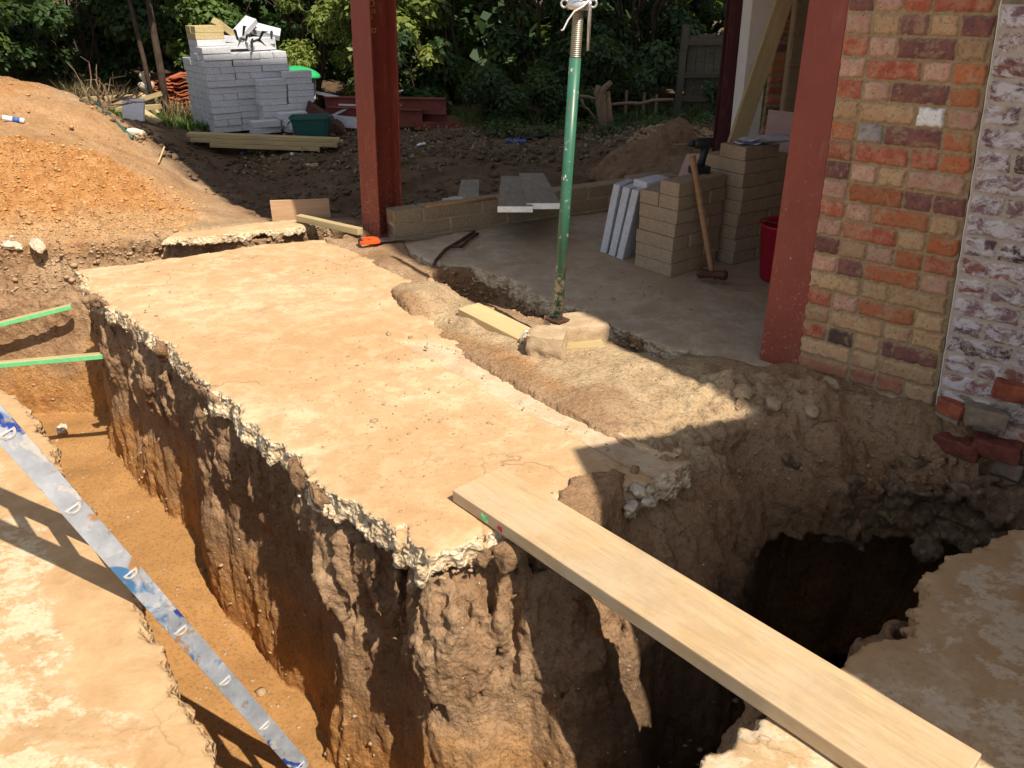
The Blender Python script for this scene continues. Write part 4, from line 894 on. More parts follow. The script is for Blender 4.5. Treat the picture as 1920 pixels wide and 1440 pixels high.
# ---- prop on its padstones
def rough_block(name, c, s, rz, mat, label, cat, group=None, amp=.008, seed=0, cuts=7):
    bm = bmesh.new(); box(bm, (0, 0, 0), s, None, min(s)*.12, 2); bmesh.ops.subdivide_edges(bm, edges=bm.edges[:], cuts=cuts, use_grid_fill=True)
    for v in bm.verts:
        q = v.co*18+Vector((seed, 0, 0)); v.co += mnoise.noise_vector(q)*amp+mnoise.noise_vector(q*3.2)*amp*.5
    o = from_bm(name, bm, mat, None, smooth=True); o.location = c; o.rotation_euler = (R((seed*37) % 5-2), R((seed*17) % 4-2), rz); return tag(o, label, cat, group)
def dusty(name, c1, c2):
    m = NT(name, .95, .15); O = m.coord('Object'); n = m.noise(O, 10, 6, .7); c = m.ramp(n, [(.3, c1), (.7, c2)]); c = m.mix(m.ramp(m.noise(O, 60, 4, .7), [(.3, .5), (.45, 0.0)]), c, tuple(x*.5 for x in c1))
    m.col(c); m.bump(m.noise(O, 40, 7, .75), .7, .006); return m.m
M['dustblock'] = dusty('dusty_block', (.34, .24, .14), (.50, .38, .25))
q = G(1026, 622, .11); rough_block('padstone', (q.x, q.y-.01, .045), (.17, .16, .15), R(-12), M['dustblock'], 'broken sandy block at the left foot of the green prop', 'block', seed=1, amp=.012)
q = G(1084, 604, .09); rough_block('padstone', (q.x-.005, q.y+.02, .035), (.28, .19, .125), R(14), M['dustblock'], 'longer sandy block carrying the foot of the green prop', 'block', seed=2, amp=.008)
rough_block('wood_packer', tuple(G(1060, 655, .0)+Vector((.03, .02, .005))), (.30, .10, .035), R(8), M['timber'], 'flat wood packer under the sandy blocks of the prop', 'packer', seed=3, amp=.002)
pbse = G(1045, 600, .104); ptop = P(1086, 0, pbse.y+.02)
pd_ = (ptop-pbse).normalized(); prop = empty('steel_prop', pbse); Mp = frame((0, 0, 0), pd_, (0, -1, 0))
def along(t): return pd_*t
zz = (ptop-pbse).length; tth = zz-.215
m = NT('green_prop_paint', .45, .4); O = m.coord('Object'); n = m.noise(O, 30, 5, .7); z = m.sep(O)[2]
c = m.mix(m.ramp(m.noise(O, 4, 3), [(.35, 0.0), (.7, 1.0)]), (.022, .10, .062), (.045, .155, .10))
d = m.ramp(m.math('ADD', n, m.math('MULTIPLY', m.ramp(z, [(0, 1.0), (.5, 0.0)]), .16)), [(.60, 0.0), (.66, .9)]); c = m.mix(d, c, (.42, .35, .27))
c = m.mix(m.ramp(m.vor(m.coord('Object', (1, 1, .35)), 34), [(.07, .9), (.11, 0.0)]), c, (.62, .62, .55)); c = m.mix(m.ramp(m.noise(m.coord('Object', (6, 6, .8), (0, 0, 0), (4, 0, 0)), 7, 5), [(.64, 0.0), (.68, .8)]), c, (.16, .09, .05))
m.col(c); m.rough(m.ramp(d, [(0, .38), (1, .9)])); M['prop'] = m.m
bm = bmesh.new(); tube(bm, [along(.006), along(tth)], .0245, 28); from_bm('outer_tube', bm, M['prop'], prop, smooth=False)
for p_ in prop.children[0].data.polygons: p_.use_smooth = len(p_.vertices) == 4
bm = bmesh.new(); tube(bm, [along(0), along(.007)], .06, 4); from_bm('foot_plate', bm, M['rust'], prop)
bm = bmesh.new(); pts = []; rs = []
for k in range(0, 50):
    t = tth+.0005+k*.0037; pts.append(along(t)); rs.append(.0236 if k % 2 else .0212)
tube(bm, pts, rs, 24); from_bm('thread', bm, M['brass'], prop)
bm = bmesh.new(); tube(bm, [along(tth+.195), along(2.25)], .021, 20); from_bm('inner_tube', bm, M['rust'], prop)
bm = bmesh.new(); b0 = along(tth+.178); tube(bm, [b0, b0+pd_*.012, b0+pd_*.03, b0+pd_*.042], [.045, .052, .050, .040], 24)
ex = Vector((1, -.15, 0)).normalized()
for sgn in (-1, 1):
    e = b0+pd_*.024+ex*sgn*.058
    for k in range(12):
        a0 = 2*math.pi*k/12; a1 = 2*math.pi*(k+1)/12
        tube(bm, [e+(ex*math.cos(a0)+pd_*math.sin(a0))*.014, e+(ex*math.cos(a1)+pd_*math.sin(a1))*.014], .005, 6, False)
from_bm('collar_nut', bm, M['galv'], prop, smooth=True)
bm = bmesh.new(); e = b0+pd_*.02+ex*.043+Vector((0, -.016, 0)); tube(bm, [e+Vector((0, 0, .012)), e, e-Vector((0, 0, .17))], .0075, 12); from_bm('nut_handle', bm, M['galv'], prop, smooth=True)
bm = bmesh.new(); f = b0+Vector((0, -.058, .015)); tube(bm, [f+ex*.045+Vector((0, .01, .03)), f+ex*.015, f-ex*.02-Vector((0, 0, .018)), f-ex*.045-Vector((0, 0, .05)), f-ex*.062-Vector((0, 0, .085)), f-ex*.072-Vector((0, 0, .088))], .0035, 6)
tube(bm, [f+ex*.05+Vector((0, .03, .05)), f+ex*.02+Vector((0, 0, .04)), f-ex*.03+Vector((0, .0, .035)), f-ex*.05+Vector((0, .03, .045))], .004, 6)
from_bm('string', bm, M['string'], prop, smooth=True)
tag(prop, 'green adjustable steel prop with threaded neck standing on sandy blocks', 'steel prop')
# short timber beside the prop
plank_thing('short_timber', G(878, 580, .02), G(1002, 642, .005), .135, .045, M['plank'], 'short dusty timber lying in the sand left of the green prop', 'timber')
bm = bmesh.new(); b = G(985, 640, .02); tube(bm, [b+Vector((-.015, -.02, -.02)), b+Vector((-.02, -.02, .03)), b+Vector((0, -.01, .055)), b+Vector((.03, .0, .05)), b+Vector((.05, .02, .06))], .006, 8)
tag(from_bm('hook', bm, M['galv'], None, smooth=True), 'small pale bent metal hook between the short timber and sandy block', 'hook')
# ---- saw and pry bars
def flat_poly(name, pts, th, mat, parent=None, loc=None, bev=0.0):
    bm = bmesh.new(); vs = [bm.verts.new((x, y, 0)) for x, y in pts]; f = bm.faces.new(vs); r = bmesh.ops.extrude_face_region(bm, geom=[f])
    bmesh.ops.translate(bm, vec=(0, 0, th), verts=[v for v in r['geom'] if isinstance(v, bmesh.types.BMVert)]); bmesh.ops.recalc_face_normals(bm, faces=bm.faces[:])
    if bev: bmesh.ops.bevel(bm, geom=bm.edges[:], offset=bev, segments=2, affect='EDGES')
    return from_bm(name, bm, mat, parent, loc)
sa, sb = G(672, 455, .03), G(793, 444, .02); saw = empty('handsaw'); saw.matrix_world = frame(sa, sb)
teeth = [(.11+.40*k/60, -.052+.028*k/60-(.004 if k % 2 else 0)) for k in range(61)]
flat_poly('blade', [(.11, .045)]+[(.52, .0)]+teeth[::-1], .0012, M['steel'], saw, (0, 0, .006))
flat_poly('grip', [(.0, -.03), (.02, -.055), (.10, -.06), (.135, -.05), (.14, .03), (.11, .06), (.03, .055), (.01, .045), (.04, .03), (.075, .03), (.08, -.02), (.04, -.025)], .022, M['orange'], saw, (0, 0, -.004), .003)
flat_poly('grip_insert', [(.0, .0), (.015, -.03), (.03, -.025), (.03, .03), (.035, .05), (.012, .045)], .026, M['black'], saw, (-.002, 0, -.006), .002)
tag(saw, 'handsaw with orange and black handle lying beside the red column', 'saw')
for k, (pp, lab) in enumerate(([[(818, 488), (835, 468), (862, 452), (890, 434)], 'long rusty crowbar with a curved end on the dusty floor'], [[(848, 462), (866, 462), (880, 447), (896, 438)], 'shorter rusty rod lying against the crowbar on the floor'])):
    bm = bmesh.new(); pts = [G(x, y, .02+.004*k) for x, y in pp]; tube(bm, [pts[0]+Vector((-.01, -.05, -.01))]+pts if k == 0 else pts, .011, 8)
    tag(from_bm('crowbar' if k == 0 else 'steel_rod', bm, M['rust'], None, smooth=True), lab, 'crowbar' if k == 0 else 'rod')
# ---- low block wall
la, lb = G(738, 449, 0), G(1168, 388, 0); lw = empty('low_block_wall', la); ld = (lb-la).normalized(); Lw = (lb-la).length
bm = bmesh.new(); rr = random.Random(9); ln = Vector((-ld.y, ld.x, 0))
for k in range(3):
    z = -.08+k*.0955+.04; x = -.02 if k % 2 else -.22
    while x < Lw+.5:
        x0 = max(x, 0); l = x+.44-x0-.009
        if l > .05:
            vs = box(bm, (0, 0, 0), (l, .14, .086), None, .005, 2); M4 = frame((0, 0, 0), ld); M4.translation = ld*(x0+l/2)+ln*.05+Vector((0, 0, z+rr.uniform(-.001, .001)))+ln*rr.uniform(-.003, .003); bmesh.ops.transform(bm, matrix=M4, verts=vs)
        x += .449
from_bm('blocks', bm, M['lowblock'], lw)
bm = bmesh.new(); vs = box(bm, (Lw/2+.25, 0, .055), (Lw+.5, .128, .262)); M4 = frame((0, 0, 0), ld); M4.translation = ln*.05; bmesh.ops.transform(bm, matrix=M4, verts=vs); from_bm('mortar', bm, M['dustblock'], lw)
tag(lw, 'low three course concrete block wall running from the red column', 'block wall')
# ---- scaffold boards resting on it
def board_px(name, A, B, wid, th, mat, label, cat, zA, zB, group=None, tip=False):
    a, b = G(*A, zA), G(*B, zB); o = plank_thing(name, a, b, wid, th, mat, label, cat, group)
    if tip:
        bm = bmesh.new(); box(bm, (-.004, 0, 0), (.022, wid+.004, th+.004), None, .002, 1); from_bm('metal_tip', bm, M['galv'], o)
    return o
board_px('scaffold_board', (966, 392), (963, 334), .222, .036, M['greywood'], 'left board of the pair with metal tipped ends on the low wall', 'scaffold board', .27, .02, 'pair of scaffold boards on the low wall', True)
board_px('scaffold_board', (1020, 386), (996, 328), .222, .036, M['greywood'], 'right board of the pair, splayed outward, on the low wall', 'scaffold board', .27, .02, 'pair of scaffold boards on the low wall', True)
board_px('offcut_board', (878, 376), (882, 341), .16, .04, M['greywood'], 'short grey board offcut lying behind the low wall', 'board', .12, .0)
rough_block('stone_lump', tuple(G(850, 378, .17)), (.14, .09, .05), .3, M['stone'], 'pale flat stone beside the short board offcut', 'stone', seed=5)
bm = bmesh.new(); tube(bm, [G(798, 388, .24), G(930, 371, .25)], .011, 8); tag(from_bm('stick', bm, M['handle'], None, smooth=True), 'thin brown stick lying along the top of the low wall', 'stick')
# boards at the trench head, left of the column
a, b = G(502, 404, 0), G(614, 400, .0)
bm = bmesh.new(); L = (b-a).length; vs = box(bm, (L/2, 0, -.02), (L, .018, .26), None, .002, 1); o = from_bm('shutter_board', bm, M['ply'], None); o.matrix_world = frame(a+Vector((0, .1, -.02)), b+Vector((0, .1, -.02))); tag(o, 'upright brown plywood board closing the trench head', 'board')
plank_thing('edge_batten', G(560, 408, .05), G(676, 434, .05), .05, .045, M['timber'], 'pale green batten running to the foot of the red column', 'batten')
# ---- block stacks
BLK = {}
def block_mesh(key, s, mat, seed=0, bev=.003, amp=.0014):
    if key in BLK: return BLK[key]
    bm = bmesh.new(); box(bm, (0, 0, 0), s, None, bev, 1); bmesh.ops.subdivide_edges(bm, edges=bm.edges[:], cuts=3, use_grid_fill=True)
    for v in bm.verts: v.co += mnoise.noise_vector(v.co*26+Vector((seed, 1, 2)))*amp
    me = bpy.data.meshes.new(key); bm.to_mesh(me); bm.free(); me.materials.append(mat); BLK[key] = me; return me
ORD = ['bottom', 'second', 'third', 'fourth', 'fifth', 'sixth', 'seventh', 'eighth', 'ninth', 'tenth', 'eleventh', 'twelfth', 'thirteenth', 'fourteenth', 'fifteenth', 'sixteenth', 'seventeenth']
def stack(org, dr, name, what, grp, courses, z0=.0, ch=.0785, seed=1, mats=('block',)):
    # dr: direction of the long side; left side runs along dl
    dr = Vector(dr).normalized(); dl = Vector((-dr.y, dr.x, 0)); rr = random.Random(seed)
    for k, cs in enumerate(courses):
        for (u, v, lu, lv, lab) in cs:
            me = block_mesh(f'{name}_{lu:.2f}_{lv:.2f}', (lu-.004, lv-.004, ch-.002), M[mats[0]])
            c = Vector(org)+dr*(u+lu/2+rr.uniform(-.006, .006))+dl*(v+lv/2+rr.uniform(-.006, .006))+Vector((0, 0, z0+ch*(k+.5)))
            o = link(name, me, None, c, (0, 0, math.atan2(dr.y, dr.x)+R(rr.uniform(-1.2, 1.2))))
            tag(o, f'{lab} of the {ORD[k]} course of {what}', 'concrete block', grp)
def courseA(pre='tan block'): return [(.29*0+.145*j, 0, .145, .29, f'{pre} {w}') for j, w in enumerate(('at the near corner', 'beside the near corner', 'at the right end'))]
def courseB(): return [(0, 0, .29, .145, 'tan block at the near corner'), (.29, 0, .145, .145, 'tan half block at the right end'), (0, .145, .29, .145, 'tan block on the left side'), (.29, .145, .145, .145, 'tan half block at the hidden back')]
nc = G(1258, 521, 0)
stack(nc, (.36, .30, 0), 'concrete_block', 'the front stack', 'concrete blocks in the front stack', [courseA(), courseB(), courseA(), courseB(), courseA(), courseB(), [courseA()[0], courseA()[1], courseA()[2]][:3]][:6]+[[(0, 0, .29, .145, 'tan block at the near corner'), (.29, 0, .145, .145, 'tan half block at the right end')]], seed=3)
nc2 = G(1368, 500, 0)
rc = []
for k in range(8):
    rc.append([(0, 0, .29, .20, 'brown block at the near corner'), (.29, 0, .15, .20, 'brown half block at the right end')] if k % 2 else [(0, 0, .22, .20, 'brown block at the near corner'), (.22, 0, .22, .20, 'brown block at the right end')])
    rc[-1] += [(0, .20, .29, .14, 'brown block on the back left'), (.29, .2, .15, .14, 'brown half block at the back right')]
rc.append([(0, .0, .30, .20, 'brown block at the left')])
stack(nc2+Vector((.02, .02, 0)), (.38, .26, 0), 'concrete_block', 'the taller rear stack', 'concrete blocks in the rear stack', rc, seed=6)
# concrete slabs leaning on the front stack
for k, (bx, by, lab) in enumerate(((1147, 474, 'leftmost grey slab leaning on the front block stack'), (1163, 480, 'middle grey slab leaning on the front block stack'), (1178, 486, 'rightmost grey slab leaning against the blocks of the front stack'))):
    b = G(bx, by, .0); bm = bmesh.new(); box(bm, (0, 0, .225), (.046, .20, .45), None, .004, 1); bmesh.ops.subdivide_edges(bm, edges=bm.edges[:], cuts=3, use_grid_fill=True)
    for v in bm.verts: v.co += mnoise.noise_vector(v.co*20+Vector((k*5, 0, 0)))*.002
    o = from_bm('leaning_slab', bm, M['aac'], None); o.location = b+Vector((0, .08, 0)); o.rotation_euler = (0, R(9+k*.6), R(-35)); tag(o, lab, 'concrete slab', 'grey slabs leaning on the blocks')
for z_, (px_, py_, lab) in enumerate(((1222, 348, 'flat grey block lying on top behind the front stack'),)):
    rough_block('grey_block', tuple(G(1228, 350, .46)+Vector((.0, .12, 0))), (.20, .12, .05), R(35), M['aac'], lab, 'block', seed=4, amp=.003, cuts=3)
# ---- sledgehammer
hb, ht = G(1334, 512, .06)+Vector((0, -.02, 0)), P(1298, 292, 4.52)
sl_ = empty('sledgehammer', hb); ax_ = (ht-hb); bm = bmesh.new(); tube(bm, [ax_*t for t in (-.05, .1, .3, .6, .85, 1)], [.016, .015, .0175, .018, .0175, .020], 12); from_bm('handle', bm, M['handle'], sl_, smooth=True)
bm = bmesh.new(); sd_ = Vector((.9, -.42, .05)).normalized(); tube(bm, [sd_*-.085, sd_*-.07, sd_*-.03, sd_*.03, sd_*.07, sd_*.085], [.022, .032, .026, .026, .032, .022], 8); from_bm('head', bm, M['rust'], sl_); tag(sl_, 'wooden handled sledgehammer leaning on the front block stack, head down', 'sledgehammer')
# ---- cordless drill on the stack
topz = .0785*7
dc = G(1309, 325, topz); dr_ = empty('cordless_drill', dc); dr_.rotation_euler = (0, 0, R(12))
bm = bmesh.new(); box(bm, (.005, 0, .022), (.115, .07, .044), None, .008); from_bm('battery', bm, M['black'], dr_)
bm = bmesh.new(); tube(bm, [(.01, 0, .04), (.02, 0, .09), (.028, 0, .15)], [.024, .021, .026], 10); from_bm('grip', bm, M['black'], dr_, smooth=True)
bm = bmesh.new(); tube(bm, [(.075, 0, .172), (.07, 0, .172), (.03, 0, .172), (-.03, 0, .172), (-.045, 0, .172)], [.02, .030, .032, .030, .024], 16); from_bm('motor_body', bm, M['drillblue'] if 'drillblue' in M else M['black'], dr_, smooth=True)
bm = bmesh.new(); tube(bm, [(-.045, 0, .172), (-.06, 0, .172), (-.085, 0, .172)], [.020, .019, .010], 12); from_bm('chuck', bm, M['black'], dr_, smooth=True)
bm = bmesh.new(); tube(bm, [(-.085, 0, .172), (-.17, 0, .172)], .0032, 6); from_bm('drill_bit', bm, M['galv'], dr_)
tag(dr_, 'black cordless drill standing on top of the front block stack', 'drill')
# ---- folded drawings on the rear stack
tz = .0785*9+.003
pr_ = empty('folded_drawings', Vector((nc2.x+.12, nc2.y+.16, tz)))
def paper(pts, name='sheet'):
    bm = bmesh.new(); 
    rows_ = [[bm.verts.new((x, y, z)) for x, y, z in r] for r in pts]
    for a, b in zip(rows_, rows_[1:]):
        for k in range(len(a)-1): bm.faces.new((a[k], a[k+1], b[k+1], b[k]))
    bmesh.ops.solidify(bm, geom=bm.faces[:], thickness=.0012); return from_bm(name, bm, M['white'], pr_, smooth=True)
def wave(w, h, z, f, ph, n=14): return [[(-w/2+w*i/n, -h/2+h*j/4, z+f*(.5+.5*math.sin(i*1.1+ph+j*.4))) for i in range(n+1)] for j in range(5)]
paper(wave(.30, .15, .0, .010, 0)); paper(wave(.26, .12, .016, .012, 2)); 
s = []
for j in range(6): s.append([(.02+.30*j/5*.5-.05, -.06+.045*math.cos(a_), .035+.02*math.sin(a_)) for a_ in np.linspace(0, 5.2, 14)])
paper([[(x+.12*(jj/5), y, z) for x, y, z in r] for jj, r in enumerate(s)], 'rolled_sheet')
pr_.rotation_euler = (0, 0, R(8)); tag(pr_, 'crumpled white drawings lying on the taller rear block stack', 'papers')
# ---- pink board, small board, bucket, raking timber
def panel(name, quad, th, mat, label, cat, parent=None):
    q = [Vector(p) for p in quad]; n = (q[1]-q[0]).cross(q[3]-q[0]).normalized()*th
    bm = bmesh.new(); a = [bm.verts.new(p) for p in q]; b = [bm.verts.new(p+n) for p in q]
    bm.faces.new(a[::-1]); bm.faces.new(b)
    for k in range(4): bm.faces.new((a[k], a[(k+1) % 4], b[(k+1) % 4], b[k]))
    bmesh.ops.recalc_face_normals(bm, faces=bm.faces[:]); o = from_bm(name, bm, mat, parent); return tag(o, label, cat) if label else o
panel('plywood_board', [P(1400, 480, 5.22), P(1505, 500, 5.1), P(1520, 215, 5.40), P(1441, 206, 5.50)], .012, M['plypink'], 'large pinkish plywood board leaning behind the taller block stack', 'board')
panel('plywood_offcut', [P(1266, 345, 5.05), P(1310, 345, 5.0), P(1318, 290, 5.2), P(1288, 291, 5.25)], .01, M['plypink'], 'small triangular pink board piece behind the cordless drill', 'board')
panel('thin_board', [P(1170, 346, 5.7), P(1236, 340, 5.7), P(1237, 322, 5.75), P(1171, 331, 5.75)], .01, M['greywood'], 'thin dark board standing on edge behind the leaning slabs', 'board')
bk = empty('bucket', P(1478, 425, 4.42).xy.to_3d()); bm = bmesh.new()
rg = lathe(bm, [(.001, .004), (.112, .004), (.118, .012), (.152, .318), (.160, .322), (.160, .334), (.150, .334), (.146, .318), (.112, .02), (.001, .018)], 36); from_bm('tub', bm, M['redplastic'], bk, smooth=True)
bm = bmesh.new(); tube(bm, [(.157*math.cos(a), .157*math.sin(a)-.02*math.sin(a), .31-.12*math.sin(a)**2*0+.015*math.sin(3*a)) for a in np.linspace(.3, 2.8, 16)], .003, 6); from_bm('bucket_handle', bm, M['galv'], bk)
bm = bmesh.new(); lathe(bm, [(.001, .25), (.08, .245), (.138, .235)], 24); from_bm('rubble_fill', bm, M['dustblock'], bk, smooth=True)
tag(bk, 'bright red builders bucket half hidden behind the wide steel post', 'bucket')
def raker(a, b, w=.11, t=.075):
    o = plank_thing('raking_timber', a, b, w, t, M['timber'], 'long squared timber raking up against the broken brick wall', 'timber', up=(0, -1, .3)); return o
r1, r2 = P(1384, 256, 5.72), P(1470, 0, 5.95); dr2 = (r2-r1).normalized(); raker(r1-dr2*(r1.z/dr2.z), r2+dr2*.5)
# ---- loose bits
def lumps(name, pts, mat, lab, cat, s=(.05, .09), grp=None, seed=1):
    rr = random.Random(seed)
    for i, (p, l) in enumerate(zip(pts, lab)):
        bm = bmesh.new(); bmesh.ops.create_icosphere(bm, subdivisions=3, radius=1); sc = Vector((rr.uniform(*s), rr.uniform(*s)*.8, rr.uniform(*s)*.55))
        for v in bm.verts:
            n = mnoise.noise_vector(v.co*1.4+Vector((i*7.1, seed, 0)))*.45+mnoise.noise_vector(v.co*4+Vector((i, 0, 0)))*.12; v.co = (v.co+n); v.co = Vector((v.co.x*sc.x, v.co.y*sc.y, v.co.z*sc.z))
        o = from_bm(name, bm, mat, None, smooth=True); o.location = p; o.rotation_euler = (rr.uniform(-.3, .3), rr.uniform(-.3, .3), rr.uniform(0, 6)); tag(o, l, cat, grp)
M['chunk'] = concrete_mat('broken_concrete', (.50, .46, .38), (.66, .62, .54), (.4, .33, .24))
lumps('concrete_chunk', [G(1215, 940, -.05), G(1182, 950, -.06), G(1195, 918, -.02)], M['chunk'], ['largest pale concrete chunk on the dirt right of the plank end', 'small concrete chunk left of the largest pale chunk', 'concrete chunk just above the largest pale chunk, by the slab edge'], 'rubble', (.025, .042), 'pale concrete chunks beside the pit', 3)
lumps('brick_fragment', [G(1452, 757, .02), G(1395, 735, .02), G(1522, 770, .0), G(1560, 720, .03)], M['dustblock'], ['flat brown stone on the lumpy dirt below the red post', 'flattish lump of dirt nearest the lit sand tip', 'small grey stone below the brick wall corner', 'lump against the foot of the brick wall'], 'rubble', (.03, .055), 'lumps on the dirt at the wall foot', 4)
fo = P(930, 1126, 2.16); lumps('white_stone', [P(925, 1128, 2.03)], M['whiteplaster'], ['white flint stuck in the sunlit front soil face'], 'stone', (.018, .026), seed=8)
M['bag'] = plain('clear_bag', (.60, .52, .42), .4, var=.1)
for k, (x, y, D, z, s, mt, lb) in enumerate(((1778, 775, 2.66, -.04, (.10, .07, .06), 'footbrick', 'broken orange red brick jutting at the left foot of the white pier'), (1790, 846, 2.60, -.2, (.16, .09, .06), 'darkbrick', 'dark red brick in the exposed course under the white pier'), (1862, 852, 2.52, -.2, (.16, .09, .06), 'darkbrick', 'second dark red brick to the right in the exposed course'), (1890, 742, 2.55, .0, (.12, .08, .06), 'footbrick', 'orange brick stub at the right foot of the white pier'), (1840, 790, 2.58, -.1, (.14, .09, .07), 'dustwall', 'dusty mortar covered lump hanging under the white pier'))):
    p = P(x, y, D)-wn_*.06; rough_block('broken_brick', tuple(p), s, math.atan2(wd.y, wd.x)+.15*(k-2), M[mt], lb, 'brick', seed=k+11, amp=.009, cuts=5)
# crumpled plastic bag on the trench floor
bm = bmesh.new(); bmesh.ops.create_icosphere(bm, subdivisions=4, radius=1)
for v in bm.verts:
    n = mnoise.noise_vector(v.co*2.2)*.5+mnoise.noise_vector(v.co*6)*.2; v.co = Vector(((v.co.x+n.x)*.026, (v.co.y+n.y)*.055, (v.co.z+n.z)*.02))
o = from_bm('plastic_bag', bm, M['bag'], None, smooth=False); o.location = G(115, 803, -1.10); o.rotation_euler = (0, .2, .3); tag(o, 'crumpled clear plastic bag on the sunlit trench floor', 'bag')
# ---- pebbles, crumbs and clods (nobody could count them)
def scatter(name, pts, rad, mat, seed=1, squash=.7, tint=None, sub=1):
    rs = np.random.default_rng(seed); bm = bmesh.new(); bmesh.ops.create_icosphere(bm, subdivisions=sub, radius=1); bv = np.array([v.co[:] for v in bm.verts]); bf = np.array([[v.index for v in f.verts] for f in bm.faces]); bm.free()
    n = len(pts); V = np.repeat(bv[None], n, 0)*(1+rs.normal(0, .22, (n, len(bv), 1))); r = rs.uniform(*rad, n)*rs.choice([1, 1, 1.6, 2.2], n, p=[.5, .3, .15, .05])
    V = V*np.stack([rs.uniform(.8, 1.3, n), rs.uniform(.7, 1.1, n), rs.uniform(.5, 1, n)*squash], 1)[:, None]*r[:, None, None]
    a = rs.uniform(0, 6.28, n); c, s = np.cos(a)[:, None], np.sin(a)[:, None]; V = np.stack([V[..., 0]*c-V[..., 1]*s, V[..., 0]*s+V[..., 1]*c, V[..., 2]], -1)
    V = V+np.array(pts)[:, None]; Fq = bf[None]+(np.arange(n)*len(bv))[:, None, None]
    o = np_mesh(name, V.reshape(-1, 3), Fq.reshape(-1, 3), mat, smooth=False); return tag(o, kind='stuff')
NV = NEAR_V; rs = np.random.default_rng(5)
def pick(mask, n): idx = np.flatnonzero(mask); return NV[rs.choice(idx, min(n, len(idx)), replace=False)]
X, Y, Z = NV[:, 0], NV[:, 1], NV[:, 2]
heapm = (polysdf(X, Y, [(-4.2, 5.15), (-2.3, 5.4), (-2.4, 6.2), (-4.2, 6.3)]) < 0) & (Z > -.03)
M['clod'] = dusty('clay_clod', (.38, .19, .065), (.54, .32, .14)); M['crumb'] = dusty('soil_crumb', (.30, .195, .11), (.44, .31, .19)); M['pebble'] = dusty('pale_pebble', (.45, .38, .28), (.66, .60, .50))
scatter('clay_clods', pick(heapm, 4200), (.003, .0105), M['clod'], 2)
dirtm = (polysdf(X, Y, [G2(760, 520), G2(1440, 690), G2(1860, 800), G2(1760, 900), G2(1400, 950), G2(1180, 990), G2(1300, 860), G2(900, 660), G2(740, 580)]) < 0) & (Z > -.25)
scatter('soil_crumbs', pick(dirtm, 1300), (.002, .007), M['crumb'], 3)
wallm = (polysdf(X, Y, TRENCH) < .12) & (Z < -.09) & (Z > -.9)
scatter('pebbles', pick(wallm, 260), (.0015, .004), M['pebble'], 4)
floorm = (Z < -.9) & (polysdf(X, Y, TRENCH) < -.05); scatter('trench_crumbs', pick(floorm, 900), (.003, .012), M['crumb'], 6)
bnk = (polysdf(X, Y, [G2(0, 475), G2(560, 445), G2(600, 420), G2(0, 455)]) < .1) & (Z > -.3); scatter('bank_crumbs', pick(bnk, 1200), (.004, .013), M['crumb'], 7)
dts = pick((polysdf(X, Y, DITCH) < .03) & (Z < -.01), 500); scatter('ditch_rubble', dts, (.006, .018), M['crumb'], 9)
sp = np.array([tuple(G(rs.uniform(250, 1300), rs.uniform(470, 1000), .001)) for _ in range(1500)]); sp = sp[polysdf(sp[:, 0], sp[:, 1], ISLAND) < -.05]
scatter('slab_grit', sp, (.0015, .004), M['crumb'], 10); scatter('slab_crumbs', sp[::14], (.004, .009), M['crumb'], 15)
sp = np.stack([rs.uniform(.2, 3, 900), rs.uniform(3.6, 6.5, 900), np.zeros(900)], 1); sp = sp[polysdf(sp[:, 0], sp[:, 1], INNER) < -.05]; scatter('floor_grit', sp, (.002, .008), M['crumb'], 12)
# a line of broken edge crumbs along the big slab
def edge_pts(poly, n, off, zr):
    out = []
    for _ in range(n):
        i = rs.integers(0, len(poly)-1); t = rs.random(); a, b = poly[i], poly[i+1]; out.append((a[0]+(b[0]-a[0])*t+rs.normal(off[0], .012), a[1]+(b[1]-a[1])*t+rs.normal(off[1], .012), rs.uniform(*zr)))
    return np.array(out)
scatter('edge_rubble', edge_pts(LEFT_EDGE, 130, (.012, .012), (-.12, -.03)), (.004, .011), M['crumb'], 13)
scatter('edge_rubble', edge_pts([G2(925, 1003), G2(870, 1020), G2(800, 1042)], 25, (0, .01), (-.11, -.05)), (.004, .009), M['crumb'], 14)
# ================================================================ garden, trees, piles in the background
def gl(x, y): return gz(x, y)
def onp(px, py, D=None):               # where the sight line through a surveyed point meets the ground
    r = ray(px, py); Ys = np.arange(5.5, 16, .02); t = Ys/r.y; X_ = r.x*t; Z_ = CH+r.z*t; g_ = shape(X_, Ys); k = int(np.argmax(Z_ < g_)) if (Z_ < g_).any() else len(Ys)-1
    if D and abs(Ys[k]-D) > 1.2: v = P(px, py, D); return Vector((v.x, v.y, gl(v.x, v.y)))
    return Vector((X_[k], Ys[k], g_[k]))
